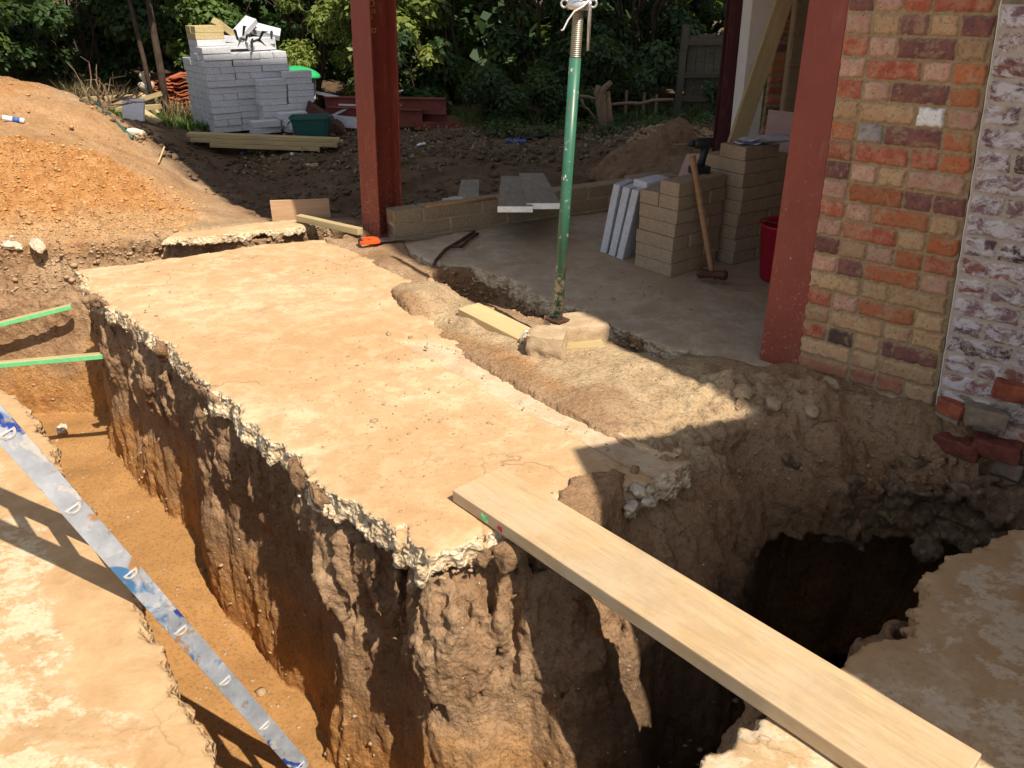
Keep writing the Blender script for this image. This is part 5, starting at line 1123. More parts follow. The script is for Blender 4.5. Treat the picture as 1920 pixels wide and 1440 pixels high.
# ---- foliage
def leaves(name, centres, n, size, mat, parent=None, seed=1, spread=.16, aspect=.55, droop=.35):
    """centres: array (k,4) x,y,z,radius; leaves cluster on them"""
    rs = np.random.default_rng(seed); C_ = np.asarray(centres, float); w = C_[:, 3]**2; idx = rs.choice(len(C_), n, p=w/w.sum())
    d = rs.normal(0, 1, (n, 3)); d /= np.linalg.norm(d, axis=1)[:, None]; r = C_[idx, 3]*rs.random(n)**.45
    p = C_[idx, :3]+d*r[:, None]*np.array([1, 1, .75])
    # leaf frame: mostly facing up and outward
    nr = d*.8+np.array([0, 0, .75])+rs.normal(0, .45, (n, 3)); nr /= np.linalg.norm(nr, axis=1)[:, None]
    t = rs.normal(0, 1, (n, 3)); t[:, 2] -= droop; t -= nr*(t*nr).sum(1)[:, None]; t /= np.linalg.norm(t, axis=1)[:, None]; b = np.cross(nr, t)
    L = size*rs.uniform(.6, 1.35, n); W = L*aspect*rs.uniform(.8, 1.2, n)
    a0 = p; a1 = p+t*(L*.42)[:, None]+b*(W*.5)[:, None]-nr*(L*.05)[:, None]; a2 = p+t*L[:, None]-nr*(L*.18)[:, None]; a3 = p+t*(L*.42)[:, None]-b*(W*.5)[:, None]-nr*(L*.05)[:, None]; am = p+t*(L*.5)[:, None]+nr*(L*.04)[:, None]
    V = np.stack([a0, a1, a2, a3], 1).reshape(-1, 3); base = np.arange(n)*4
    Fq = np.stack([base, base+1, base+2, base+3], 1)
    o = np_mesh(name, V, Fq, mat, parent=parent)
    ct = rs.random(len(C_)); tint = np.clip(ct[idx]*.6+rs.random(n)*.5-.05, 0, 1); at = o.data.attributes.new('tint', 'FLOAT', 'POINT'); at.data.foreach_set('value', np.repeat(tint, 4).astype(np.float32))
    return o
def clump_centres(cx, cy, z0, w, d, h, k, rs, rr=(.16, .42), hollow=.35):
    out = []
    while len(out) < k:
        q = rs.uniform(-1, 1, 3); r = np.linalg.norm(q*np.array([1, 1, .95]))
        if r > 1.0 or r < hollow: continue
        out.append((cx+q[0]*w/2, cy+q[1]*d/2, z0+h*.5+q[2]*h/2, rs.uniform(*rr)*min(1, .55+h/6)))
    return np.array(out)
def branchy(bm, base, top, r0, rs, n=6, wig=.08):
    pts = [Vector(base)]; 
    for k in range(1, n+1):
        t = k/n; p = Vector(base).lerp(Vector(top), t)+Vector(rs.normal(0, wig, 3))*(.4+t); pts.append(p)
    tube(bm, pts, [r0*(1-.75*k/n) for k in range(n+1)], 6); return pts
def tree(name, x, y, w, h, label, cat, mat, nl, size, seed, grp, z0off=.0, stems=4, base_h=None, d=None, spread_top=.6, k=26, aspect=.55, stem_r=.035):
    rs = np.random.default_rng(seed); z = gl(x, y); t = empty(name, (x, y, z)); bm = bmesh.new()
    for s in range(stems):
        a = rs.uniform(0, 6.28); q = rs.uniform(.1, .5)*w*spread_top
        pts = branchy(bm, (math.cos(a)*.12, math.sin(a)*.12, -.05), (math.cos(a)*q, math.sin(a)*q*.7, h*rs.uniform(.6, .95)), stem_r*rs.uniform(.7, 1.3), rs)
        for j in range(2):
            i = rs.integers(2, 5); branchy(bm, pts[i], pts[i]+Vector((rs.normal(0, w*.22), rs.normal(0, w*.15), rs.uniform(.1, .4)*h)), stem_r*.4, rs, 4, .04)
    from_bm('trunk', bm, M['bark'], t, smooth=True)
    C_ = clump_centres(0, 0, z0off, w, d or w*.8, h-z0off, k, rs)
    leaves('crown', C_, nl, size, mat, t, seed, aspect=aspect)
    return tag(t, label, cat, grp)
GT = 'trees and bushes along the far side'
tree('bush', -6.9, 9.9, 2.3, 2.5, 'bramble bush arching over the left end of the soil mound', 'bush', M['leaf_mid'], 9000, .085, 1, GT, k=22)
tree('bush', -8.9, 11.5, 3.2, 3.6, 'big bush at the far left behind the bramble', 'bush', M['leaf_dark'], 9000, .10, 2, GT, k=22)
tree('tree', -6.6, 13.3, 2.8, 4.2, 'dark leafy maple behind the mound, left of the pale block pile', 'tree', M['leaf_dark'], 16000, .115, 3, GT, k=30, aspect=.8)
tree('tree', -5.0, 14.4, 2.6, 4.6, 'dark tree directly left of the pale block pile', 'tree', M['leaf_dark'], 13000, .11, 4, GT, k=26, aspect=.8)
tree('bush', -4.35, 12.9, 1.5, 1.9, 'sunlit light green bush behind the left side of the pale block pile', 'bush', M['leaf_mid'], 8000, .09, 5, GT, k=20)
tree('bush', -3.2, 13.6, 2.4, 2.9, 'feathery yellow green bush just behind the pale block pile', 'bush', M['leaf_yellow'], 14000, .085, 6, GT, k=26, aspect=.35)
tree('bush', -2.0, 13.1, 1.9, 2.2, 'sunlit pale green bush right of the pale block pile', 'bush', M['leaf_yellow'], 11000, .12, 7, GT, k=24)
tree('tree', -.9, 13.8, 2.4, 4.0, 'dark green tree behind the red steel column', 'tree', M['leaf_mid'], 13000, .11, 8, GT, k=26)
tree('tree', .6, 13.9, 2.6, 4.2, 'shaded many stemmed tree between the red column and the green prop', 'tree', M['leaf_dark'], 12000, .10, 9, GT, k=26, stems=11, spread_top=1.2)
tree('tree', 2.2, 14.0, 2.8, 4.4, 'shaded many stemmed tree right behind the green prop', 'tree', M['leaf_dark'], 12000, .10, 10, GT, k=26, stems=14, spread_top=1.3)
tree('tree', 4.2, 14.3, 3.0, 4.6, 'dark tree rising behind the board fence', 'tree', M['leaf_dark'], 10000, .11, 11, GT, k=26)
tree('tree', 6.8, 14.0, 3.2, 4.8, 'dark tree far right beyond the house walls', 'tree', M['leaf_dark'], 7000, .12, 12, GT, k=22)
tree('bush', 1.25, 12.2, 1.6, 1.0, 'low dark ivy bush in front of the many stemmed trees', 'bush', M['leaf_dark'], 6000, .07, 13, GT, k=18, stems=3, stem_r=.012)
tree('bush', -.15, 12.0, 1.7, .8, 'low ivy bush behind the stacked red beams', 'bush', M['leaf_dark'], 6000, .07, 14, GT, k=18, stems=3, stem_r=.012)
tree('bush', 3.05, 11.45, .8, .55, 'small leafy weed at the foot of the board fence', 'bush', M['leaf_dark'], 1800, .07, 15, GT, k=10, stems=3, stem_r=.008)
tree('tree', -5.1, 11.9, 3.4, 6.2, 'added tall tree behind the tile pile, its high crown shading the left trees', 'tree', M['leaf_dark'], 22000, .13, 21, GT, z0off=2.2, stems=2, k=40, aspect=.8, stem_r=.05, spread_top=.3)  # added tree: crown above the view keeps sun off the left trees
tree('tree', -7.6, 11.2, 3.4, 6.0, 'added tall tree at the far left, its high crown shading its neighbours', 'tree', M['leaf_dark'], 22000, .13, 22, GT, z0off=2.2, stems=2, k=40, aspect=.8, stem_r=.05, spread_top=.3)  # second tree added for the shade of its unseen crown
# far wood closing the view
rs = np.random.default_rng(77); cc = []
for _ in range(420): cc.append((rs.uniform(-22, 20), rs.uniform(16.0, 21), rs.uniform(-.2, 5.2), rs.uniform(.6, 1.15)))
wd_o = leaves('woodland', cc, 120000, .26, M['leaf_dark'], None, 78, aspect=.8); tag(wd_o, kind='stuff')
for k_, (x_, y_, w_, h_, lb_) in enumerate(((-6.4, 12.3, 2.2, 1.7, 'dense dark bush behind the brushwood'), (-8.6, 12.8, 2.6, 2.0, 'dense dark bush at the far left edge below the trees'), (-5.1, 13.0, 1.6, 1.5, 'dark bush behind the tile pile and bust'), (-1.6, 12.7, 1.6, 1.3, 'dark low bush behind the red column and beams'), (-7.5, 14.6, 3.0, 2.6, 'dark undergrowth behind the left trees'), (3.4, 13.4, 2.6, 1.6, 'dark bush behind the board fence'), (1.4, 13.0, 2.6, 1.6, 'dark undergrowth behind the green prop'), (-3.6, 15.2, 3.4, 2.8, 'dark thicket behind the yellow green bush'))):
    tree('bush', x_, y_, w_, h_, lb_, 'bush', M['leaf_dark'], 7000, .10, 40+k_, GT, k=18, stems=3, stem_r=.015)
# bramble canes with tips over the mound
rs = np.random.default_rng(3); bm = bmesh.new(); tips = []
for k in range(26):
    b = Vector((rs.uniform(-7.7, -6.0), rs.uniform(9.2, 9.9), .5)); a = rs.uniform(-2.6, -.2); L = rs.uniform(.7, 1.6); pts = []
    for j in range(9):
        t = j/8; pts.append(b+Vector((math.cos(a)*L*t, math.sin(a)*L*.5*t, 1.5*t*(1.05-t)*L*.9+.5*t)))
    tube(bm, pts, [.007*(1-.7*j/8) for j in range(9)], 5)
    for p in pts[2:]: tips.append((p.x, p.y, p.z, .09))
br = empty('bramble', (0, 0, 0)); from_bm('canes', bm, M['paletwig'], br); leaves('leaves', tips, 3800, .065, M['leaf_mid'], br, 5, droop=1.0)
tag(br, 'arching bramble canes hanging over the top of the soil mound', 'bramble')
# grass tufts and litter
def blades(name, pts, n_per, h, mat, seed=1, w=.006):
    rs = np.random.default_rng(seed); p = np.repeat(np.array(pts), n_per, 0); n = len(p); p = p+rs.normal(0, .035, (n, 3))*np.array([1, 1, 0]); a = rs.uniform(0, 6.28, n); L = h*rs.uniform(.5, 1.3, n)
    d = np.stack([np.cos(a), np.sin(a), np.zeros(n)], 1); s = np.stack([-np.sin(a), np.cos(a), np.zeros(n)], 1)*w
    m_ = p+d*(L*.18)[:, None]+np.array([0, 0, 1])*(L*.6)[:, None]; tpt = p+d*(L*.5)[:, None]+np.array([0, 0, 1])*L[:, None]*.95
    V = np.stack([p-s, p+s, m_+s*.7, m_-s*.7, tpt], 1).reshape(-1, 3); b = np.arange(n)*5; F1 = np.stack([b, b+1, b+2, b+3], 1); F2 = np.stack([b+3, b+2, b+4, b+4], 1)
    me = bpy.data.meshes.new(name); me.from_pydata([tuple(v) for v in V], [], [tuple(f) for f in F1]+[tuple(f[:3]) for f in F2]); me.materials.append(mat)
    at = me.attributes.new('tint', 'FLOAT', 'POINT'); at.data.foreach_set('value', np.repeat(rs.random(n), 5).astype(np.float32)); o = link(name, me); return tag(o, kind='stuff')
pts = []
for _ in range(420):
    x, y = rs.uniform(-6.6, -3.9), rs.uniform(10.6, 12.6); pts.append((x, y, gl(x, y)))
for _ in range(160):
    x, y = rs.uniform(-3.9, 3.5), rs.uniform(11.4, 12.8); pts.append((x, y, gl(x, y)))
blades('grass', pts, 14, .15, M['leaf_mid'], 4)
pts = []
for _ in range(260):
    x, y = rs.uniform(-6.4, -4.6), rs.uniform(11.6, 12.8); pts.append((x, y, gl(x, y)))
blades('dry_grass', pts, 12, .32, M['leaf_litter'], 6)
# weeds creeping on the floor of the garden at the right
cc = []
for _ in range(150):
    x, y = rs.uniform(-.4, 3.6), rs.uniform(10.2, 12.3); cc.append((x, y, gl(x, y)+.04, rs.uniform(.08, .2)))
tag(leaves('ground_cover', cc, 7000, .06, M['leaf_dark'], None, 31), kind='stuff')
cc = []
for _ in range(420):
    x, y = rs.uniform(-3.2, 3.0), rs.uniform(8.6, 11.0); cc.append((x, y, gl(x, y)+.015, .12))
lt = leaves('leaf_litter', cc, 3000, .05, M['leaf_litter'], None, 32); tag(lt, kind='stuff')
for v in (lt.data.vertices): v.co.z = min(v.co.z, gl(v.co.x, v.co.y)+.05) if False else v.co.z
def fpick(poly, n, dz=.0):
    out = []; pa_ = np.array(poly); lo, hi = pa_.min(0), pa_.max(0)
    while len(out) < n:
        c_ = np.random.default_rng(len(out)+7).uniform(lo, hi, (n*2, 2)); c_ = c_[polysdf(c_[:, 0], c_[:, 1], poly) < 0]; out += [tuple(q) for q in c_]
    out = np.array(out[:n]); return np.c_[out, shape(out[:, 0], out[:, 1])+dz]
M['darkcrumb'] = dusty('dark_soil_crumb', (.07, .048, .032), (.17, .12, .08))
scatter('dark_clods', fpick([(-4.6, 10.6), (-4.2, 8.0), (-1.6, 6.3), (2.4, 7.6), (3.6, 10.2), (0, 10.8)], 3200, .005), (.008, .03), M['darkcrumb'], 20)
scatter('mound_clods', fpick([(-9, 7), (-4.3, 5.6), (-4.2, 6.3), (-2.8, 6.3), (-4.4, 8.6), (-8, 9)], 700, .0), (.004, .012), M['clod'], 21)
scatter('dark_clods', fpick([P(1170, 300, 8.7)[:2], P(1330, 320, 8.2)[:2], P(1350, 240, 9.4)[:2], P(1200, 250, 9.8)[:2]], 900, .005), (.008, .026), M['crumb'], 22)
# right soil heap
hp = onp(1262, 300, 8.9)
ax_h = lambda X, Y, Z: (np.sqrt(((X-hp.x)/.85)**2+((Y-hp.y)/.65)**2)+np.maximum(Z-hp.z+.12, 0)/.50-1)*.42
rough_mass('soil_heap', ax_h, (hp.x-1.2, hp.y-.95, hp.z-.2), (hp.x+1.3, hp.y+1.0, hp.z+.75), M['soil'], .02, kind='structure', zone=(.0, .38, 0), amp=.05, sc=.22, seed=31, fine=.02)
# ---- pale aerated block pile
K_ = onp(404, 251, 11.0); e1_ = Vector((.80, .60, 0)).normalized(); e2_ = Vector((-.60, .80, 0)).normalized()
bl, bd_, bh = .362, .18, .0785
aac = block_mesh('aerated_block', (bl-.006, bd_-.004, bh-.003), M['aac'], 2, .003, .0016); aacs = block_mesh('aerated_block_end', (bd_-.004, bl-.006, bh-.003), M['aac'], 4, .003, .0016); aach = block_mesh('aerated_half', (bd_-.004, bd_-.004, bh-.003), M['aac'], 5, .003, .0016)
HT = {(0, 0): 13, (1, 0): 12, (2, 0): 12, (0, 1): 14, (1, 1): 12, (2, 1): 12, (0, 2): 14, (1, 2): 13, (2, 2): 12, (0, 3): 11, (0, 4): 11, (1, 3): 10, (2, 3): 10, (1, 4): 9, (2, 4): 9}
rr = random.Random(21); DN = {0: 'front', 1: 'second', 2: 'middle', 3: 'fourth', 4: 'rear'}; CN = {0: 'left', 1: 'centre', 2: 'right'}
n_a = 0
for (i, j), hgt in HT.items():
    for k in range(hgt):
        exp_ = j == 0 or i == 0 or i == 2 or k >= hgt-1
        if not exp_: continue
        c = K_+e1_*(bl*(i+.5)+rr.uniform(-.012, .012))+e2_*(bd_*(j+.5)+rr.uniform(-.012, .012))+Vector((0, 0, bh*(k+.5)))
        rz = math.atan2(e1_.y, e1_.x)+R(rr.uniform(-1.5, 1.5)); me = aac
        if (k+i) % 4 == 1 and j == 0:    # pairs of ends showing
            for s in (-1, 1):
                o = link('aerated_block', aach, None, c+e1_*s*bd_*.505, (0, 0, rz)); tag(o, f'{"left" if s < 0 else "right"} half block, {ORD[k]} course up, {CN[i]} front column, tall pale pile', 'aerated block', 'pale aerated blocks in the tall pile')
            continue
        o = link('aerated_block', me, None, c, (0, 0, rz)); col_n = f'{CN[i]} column of the {DN[j]} row' 
        tag(o, f'pale block, {ORD[k]} course up, {col_n}, tall pile', 'aerated block', 'pale aerated blocks in the tall pile')
# lower row standing in front at the right
fr = [(1.18, 8), (1.62, 9)]
for q_, (off, hgt) in enumerate([(.47, 0), (.58, 8), (.95, 9)]):
    for k in range(hgt):
        c = K_+e1_*(off+bl*.5+rr.uniform(-.015, .015))-e2_*(bd_*.5+.02)+Vector((0, 0, bh*(k+.5)))
        o = link('aerated_block', aac, None, c, (0, 0, math.atan2(e1_.y, e1_.x)+R(rr.uniform(-1.5, 1.5)))); tag(o, f'grey block in the {ORD[k]} course, {"left" if q_ == 1 else "right"} column of the low front row', 'aerated block', 'grey aerated blocks in the low front row')
for q_, (off, fo_, k, rz, lab) in enumerate([(.36, -.32, 0, 4, 'grey block on the ground at the left foot of the pale pile'), (.36, -.34, 1, -5, 'grey block resting on the left foot block of the pale pile'), (.78, -.42, 0, 8, 'grey block on the ground in front of the low front row'),
        (.74, -.40, 1, 3, 'second grey block up in front of the low front row'), (.72, -.38, 2, -4, 'top grey block of the three in front of the low row'), (1.18, -.40, 0, -3, 'grey block standing on the ground beside the green tub'), (1.16, -.38, 1, 2, 'upper grey block beside the green tub')]):
    c = K_+e1_*(off+bl*.5)+e2_*(fo_)+Vector((0, 0, bh*(k+.5))); o = link('aerated_block', aac, None, c, (0, 0, math.atan2(e1_.y, e1_.x)+R(rz))); tag(o, lab, 'aerated block', 'loose grey blocks before the pile')
ay = block_mesh('yellow_block', (bl-.006, bd_-.004, bh-.003), M['aacyellow'], 7)
for (i_, j_, k, lab) in ((.0, 1, 14, 'lower yellowish block on the top left of the tall pile'), (.0, 2, 14, 'lower yellowish block further back on the tall pile'), (.02, 1, 15, 'upper yellowish block crowning the left of the tall pile'), (.0, 2, 15, 'upper yellowish block further back crowning the tall pile')):
    c = K_+e1_*(bl*(i_+.5))+e2_*(bd_*(j_+.5))+Vector((0, 0, bh*(k+.5))); o = link('yellow_block', ay, None, c, (0, 0, math.atan2(e1_.y, e1_.x))); tag(o, lab, 'block', 'yellowish blocks on the tall pile')
for (u, v, z, rot, mt, lab) in ((.50, .30, 12.9, (0, 0, 0), 'aac', 'white block lying flat near the top middle of the pile'), (.86, .30, 12.6, (0, 0, .3), 'aac', 'white block set slightly askew on the pile top right'), (.88, .34, 13.6, (.1, 0, -.2), 'aac', 'upper white block askew on the pile top right'), (.52, .34, 13.9, (.05, .08, .2), 'aac', 'white block below the tilted top ones of the pile'),
        (.46, .36, 15.3, (.2, .62, .2), 'aacyellow', 'cream block tilted steeply at the top left of the loose ones'), (.68, .34, 15.4, (.3, -.62, .3), 'aac', 'white block tipped on edge at the very top of the pile'), (.98, .36, 14.9, (.5, .25, -.4), 'aac', 'white block tilted at the top right of the pile')):
    c = K_+e1_*u+e2_*v+Vector((0, 0, bh*z)); o = link('tilted_block', ay if mt == 'aacyellow' else aac, None, c, (rot[0], rot[1], math.atan2(e1_.y, e1_.x)+rot[2])); tag(o, lab, 'aerated block')
# black torn wrapping on top
bm = bmesh.new(); rs = np.random.default_rng(8)
for k in range(9):
    b = K_+e1_*rs.uniform(.45, .9)-e2_*.03+e2_*rs.uniform(0, .12)+Vector((0, 0, bh*rs.uniform(13.4, 14.8))); d = Vector(rs.normal(0, .09, 3)); tube(bm, [b, b+d*.6+Vector((0, 0, .03)), b+d*1.2-Vector((0, 0, .05))], [.012, .02, .002], 4)
tag(from_bm('plastic_wrap', bm, M['black'], None), 'torn black plastic wrapping between the loose top blocks', 'wrapping')
# ---- roof tile pile
tb = onp(318, 219, 11.9); bm = bmesh.new(); box(bm, (0, 0, 0), (.27, .40, .016), None, .002, 1); bmesh.ops.subdivide_edges(bm, edges=bm.edges[:], cuts=5, use_grid_fill=True)
for v in bm.verts: v.co.z += .018*math.sin(v.co.x*24)+.01*(v.co.y*2)**2
tme = bpy.data.meshes.new('roof_tile'); bm.to_mesh(tme); bm.free(); tme.materials.append(M['tile']); rr = random.Random(5)
for ci, (cx, cy, n, wn2) in enumerate(((-.32, -.05, 9, 'left'), (.0, .0, 16, 'middle'), (.28, .12, 19, 'right'))):
    for k in range(n):
        o = link('roof_tile', tme, None, tb+Vector((cx+rr.uniform(-.03, .03), cy+rr.uniform(-.03, .03), .03+.031*k)), (R(rr.uniform(-5, 5)), R(rr.uniform(-7, 7)), R(rr.uniform(-14, 14))))
        tag(o, f'terracotta tile {ORD[k]+" from the ground" if k < 17 else ("just below the top" if k == 17 else "topmost")} in the {wn2} stack of the tile pile', 'roof tile', 'terracotta roof tiles in the pile')
# ---- treated timbers in front of the pile
ta, tb_ = onp(360, 274), onp(636, 284); td_ = (tb_-ta).normalized()
for k, (u0, u1, dy, z, lab) in enumerate(((.22, -.22, .0, .025, 'lowest treated timber in front of the pale block pile'), (.0, -.02, .03, .072, 'middle treated timber in front of the pale block pile'), (-.05, .0, .07, .119, 'topmost treated timber in front of the pale block pile'), (-.02, .01, .21, .07, 'treated timber lying behind the front three before the block pile'))):
    plank_thing('treated_timber', ta+td_*u0+Vector((0, dy, z)), tb_+td_*u1+Vector((0, dy, z)), .14, .044, M['timber'], lab, 'timber', 'treated timbers before the pale pile')
# ---- timber heap, white sheet, statue on the left
for k, (A, B, D, z, lab) in enumerate((((152, 196), (268, 190), 11.4, .06, 'long bottom timber of the heap behind the mound'), ((160, 186), (250, 182), 11.6, .16, 'thick upper timber of the heap behind the mound'), ((205, 206), (300, 176), 11.2, .12, 'timber tilted up across the heap toward the tiles'),
        ((258, 205), (300, 232), 10.7, .08, 'short timber pointing down from the heap beside the white sheet'), ((180, 208), (300, 200), 11.0, .05, 'weathered timber lying before the heap'), ((262, 176), (296, 214), 11.3, .10, 'thin timber leaning across the heap below the statue'))):
    a = P(A[0], A[1], D); b = P(B[0], B[1], D-.1*(k % 2)); plank_thing('timber', a, b, .12 if k != 5 else .05, .06, M['timber'], lab, 'timber', 'timbers in the heap behind the mound')
b_ = onp(255, 226, 10.6); bm = bmesh.new(); box(bm, (0, 0, .13), (.25, .06, .26), Euler((R(-12), R(6), 0)), .01); subdiv_noise(bm, 2, .01, 6); tag(from_bm('white_sheet', bm, M['white'], None, loc=b_), 'crumpled white sheet leaning at the near side of the timber heap', 'sheet')
st = onp(279, 182, 11.9); st.z = P(279, 181, 11.9).z; bm = bmesh.new()
prof = [(.001, 0), (.07, 0), (.072, .02), (.045, .035), (.042, .055), (.07, .075), (.088, .11), (.092, .145), (.07, .165), (.04, .175), (.036, .19), (.046, .205), (.055, .235), (.052, .26), (.04, .28), (.02, .29), (.001, .292)]
lathe(bm, prof, 18); 
for v in bm.verts:
    v.co.x *= 1.05; v.co += mnoise.noise_vector(v.co*22)*.014
    if v.co.z > .21: v.co.y += -.018*max(0, math.cos((v.co.z-.245)*40)) if v.co.y < 0 else 0
sto = from_bm('bust', bm, M['stone'], None, loc=st, smooth=True); sto.scale = (1.15, 1.15, 1.15); tag(sto, 'small weathered stone garden bust standing behind the timber heap', 'statue')
bm = bmesh.new(); box(bm, (0, 0, -.16), (.18, .18, .3), None, .01); tag(from_bm('plinth', bm, M['stone'], None, loc=st), 'small square stone plinth under the garden bust', 'plinth')
# ---- brushwood on the mound shoulder
rs = np.random.default_rng(14); bm = bmesh.new(); bw0 = onp(185, 190, 9.3); bw0.z = P(185, 192, 9.3).z-.02
for k in range(17):
    a = rs.uniform(-.7, 2.4); L = rs.uniform(.3, .75); t = bw0+Vector((math.cos(a)*L, rs.uniform(-.2, .2), abs(math.sin(a))*L*.65+.03)); branchy(bm, bw0+Vector((rs.uniform(-.12, .12), 0, -.02)), t, .012, rs, 5, .025)
tag(from_bm('brushwood', bm, M['paletwig'], None), 'dry brushwood sticking up from the shoulder of the mound', 'branches')
bm = bmesh.new(); a, b = P(178, 192, 8.2), P(250, 268, 7.55); a.z = max(a.z, gz(a.x, a.y)+.02); b.z = gz(b.x, b.y)+.012
tube(bm, [a, a.lerp(b, .5), b], .016, 8); tag(from_bm('green_pole', bm, M['darkgreen'] if 'darkgreen' in M else M['greenplastic'], None, smooth=True), 'dark green pole lying down the slope of the mound', 'pole')
bm = bmesh.new(); a = P(8, 231, 6.9); b = P(44, 220, 6.95); a.z = gz(a.x, a.y)+.03; b.z = gz(b.x, b.y)+.03; tube(bm, [a, b], .022, 12); tag(from_bm('sealant_tube', bm, M['white'], None, smooth=True), 'white and blue tube lying on the left slope of the mound', 'tube')
bm = bmesh.new(); tube(bm, [a.lerp(b, .45), a.lerp(b, .8)], .0225, 12); bo = from_bm('label_band', bm, M['mesh_blue'], None, smooth=True); bo.parent = bpy.data.objects['sealant_tube']
s_ = P(258, 258, 7.7); s_.z = gz(s_.x, s_.y)+.03; lumps('pale_stone', [s_], M['chunk'], ['round pale stone on the mound below the green pole'], 'stone', (.07, .09), seed=6)
bm = bmesh.new(); a, b = onp(297, 305, 7.35), onp(306, 297, 7.3); tube(bm, [a+Vector((0, 0, .0)), b+Vector((.03, 0, .10))], .007, 6); tag(from_bm('twig', bm, M['plank'], None), 'short pale stick standing on the right shoulder of the mound', 'stick')
rr = random.Random(3)
hp_ = [(22, 461, -.005), (72, 460, -.005), (8, 451, .0)]; lumps('white_lump', [G(x, y, z) for x, y, z in hp_], M['chunk'], ['white concrete lump at the very left foot of the orange heap', 'larger white concrete lump beside it at the heap foot', 'white lump half buried above the other two'], 'rubble', (.05, .08), 'white lumps at the foot of the orange heap', 9)
# ---- green tub
tu = onp(586, 262, 10.35); tub = empty('green_tub', tu); tub.rotation_euler = (0, 0, R(8)); bm = bmesh.new()
def rrect(w, d, r, z, n=5):
    out = []
    for (sx, sy, a0) in ((1, 1, 0), (-1, 1, 90), (-1, -1, 180), (1, -1, 270)):
        for k in range(n): a = R(a0+90*k/(n-1)); out.append((sx*(w/2-r)+r*math.cos(a), sy*(d/2-r)+r*math.sin(a), z))
    return out
L_ = [rrect(.40, .26, .05, .0), rrect(.46, .32, .06, .26), rrect(.50, .36, .07, .265), rrect(.50, .36, .07, .29), rrect(.46, .32, .06, .29), rrect(.385, .245, .045, .02)]
rg = [[bm.verts.new(p) for p in r] for r in L_]
for a, b in zip(rg, rg[1:]):
    n = len(a)
    for k in range(n): bm.faces.new((a[k], a[(k+1) % n], b[(k+1) % n], b[k]))
bm.faces.new(rg[0][::-1]); bm.faces.new(rg[-1]); from_bm('tub', bm, M['greenplastic'], tub, smooth=False); 
for sx in (-1, 1):
    bm = bmesh.new(); tube(bm, [(sx*.235, -.07, .24), (sx*.275, -.07, .20), (sx*.275, .07, .20), (sx*.235, .07, .24)], .008, 6); from_bm('tub_handle', bm, M['greenplastic'], tub)
tag(tub, 'dark green plastic tub in front of the right end of the block pile', 'tub')
# ---- things behind the pile, right
D = 11.2
panel('curved_board', [P(556, 172, 11.3), P(568, 245, 11.0), P(652, 252, 10.5), P(640, 228, 10.7)], .015, M['rust'], 'dark brown board sloping down behind the green tub', 'board')
bm = bmesh.new(); beam(bm, P(560, 166, 11.3), P(700, 197, 11.3), .03, .035); tag(from_bm('aluminium_strip', bm, M['alu'], None), 'long bright aluminium strip running from the pile to the red column', 'metal strip')
bm = bmesh.new(); beam(bm, P(618, 219, 10.9), P(652, 203, 11.1), .03, .02); tag(from_bm('aluminium_strip', bm, M['alu'], None), 'short slanting aluminium strip left of the red column', 'metal strip')
bm = bmesh.new(); beam(bm, P(635, 196, 11.2), P(672, 197, 11.2), .03, .02); tag(from_bm('aluminium_strip', bm, M['alu'], None), 'short level aluminium strip beside the red column', 'metal strip')
bm = bmesh.new(); beam(bm, P(728, 176, 11.4), P(756, 169, 11.4), .03, .02); tag(from_bm('aluminium_strip', bm, M['alu'], None), 'aluminium strip end poking out right of the red column', 'metal strip')
bm = bmesh.new(); beam(bm, P(628, 227, 10.8), P(700, 232, 10.8), .12, .13); tag(from_bm('grey_channel', bm, M['alu'], None), 'flat grey metal channel on the ground behind the green tub', 'metal channel')
panel('panel_sheet', [P(560, 160, 12.0), P(592, 186, 12.0), P(592, 143, 12.0), P(560, 140, 12.0)], .03, M['aac'], 'pale grey panel behind the block pile, below the green cover', 'panel')
bm = bmesh.new(); bmesh.ops.create_uvsphere(bm, u_segments=24, v_segments=10, radius=1)
for v in bm.verts: v.co = Vector((v.co.x*.24, v.co.y*.3, max(v.co.z, -.15)*.09)); v.co.z -= v.co.x*.22
tag(from_bm('green_cover', bm, M['greentarp'], None, loc=P(568, 138, 11.9), smooth=True), 'bright green plastic cover showing right of the block pile', 'cover')
# ---- steel beams
def ibeam(name, a, b, w_, h_, label, text=False):
    a = Vector(a); b = Vector(b); L = (b-a).length; e = empty(name); e.matrix_world = frame(a, b); bm = bmesh.new(); tf = .012
    for s in (-1, 1): box(bm, (L/2, 0, s*(h_/2-tf/2)), (L, w_, tf), None, .002, 1)
    box(bm, (L/2, 0, 0), (L, .008, h_-2*tf-.001)); from_bm('beam_section', bm, M['beamred'], e)
    if text:
        mk = []; x = 0
        for ch in range(7): mk += sh([[(0, .9), (.25+.1*(ch % 2), .1), (.5, .9)], [(0, .5), (.5, .4)]], ch*.8)
        stroke_text('crayon_mark', mk, .07, M['yellow'], e, Matrix.Translation((L*.42, -.007, -.03)) @ Euler((R(90), 0, 0)).to_matrix().to_4x4(), .004)
    return tag(e, label, 'steel beam', 'steel beams stacked in the garden')
M['beamred'] = plain('beam_red', (.17, .04, .03), .6, var=.3, sc=6)
ibeam('steel_beam', P(610, 195, 11.3), P(836, 199, 11.1), .14, .20, 'uppermost dark red steel beam with yellow crayon marks', True)
ibeam('steel_beam', P(618, 214, 11.15), P(792, 220, 10.95), .14, .20, 'lower dark red beam at the front of the beam stack')
ibeam('steel_beam', P(650, 215, 11.35), P(838, 219, 11.2), .14, .20, 'lower dark red beam at the rear of the beam stack')
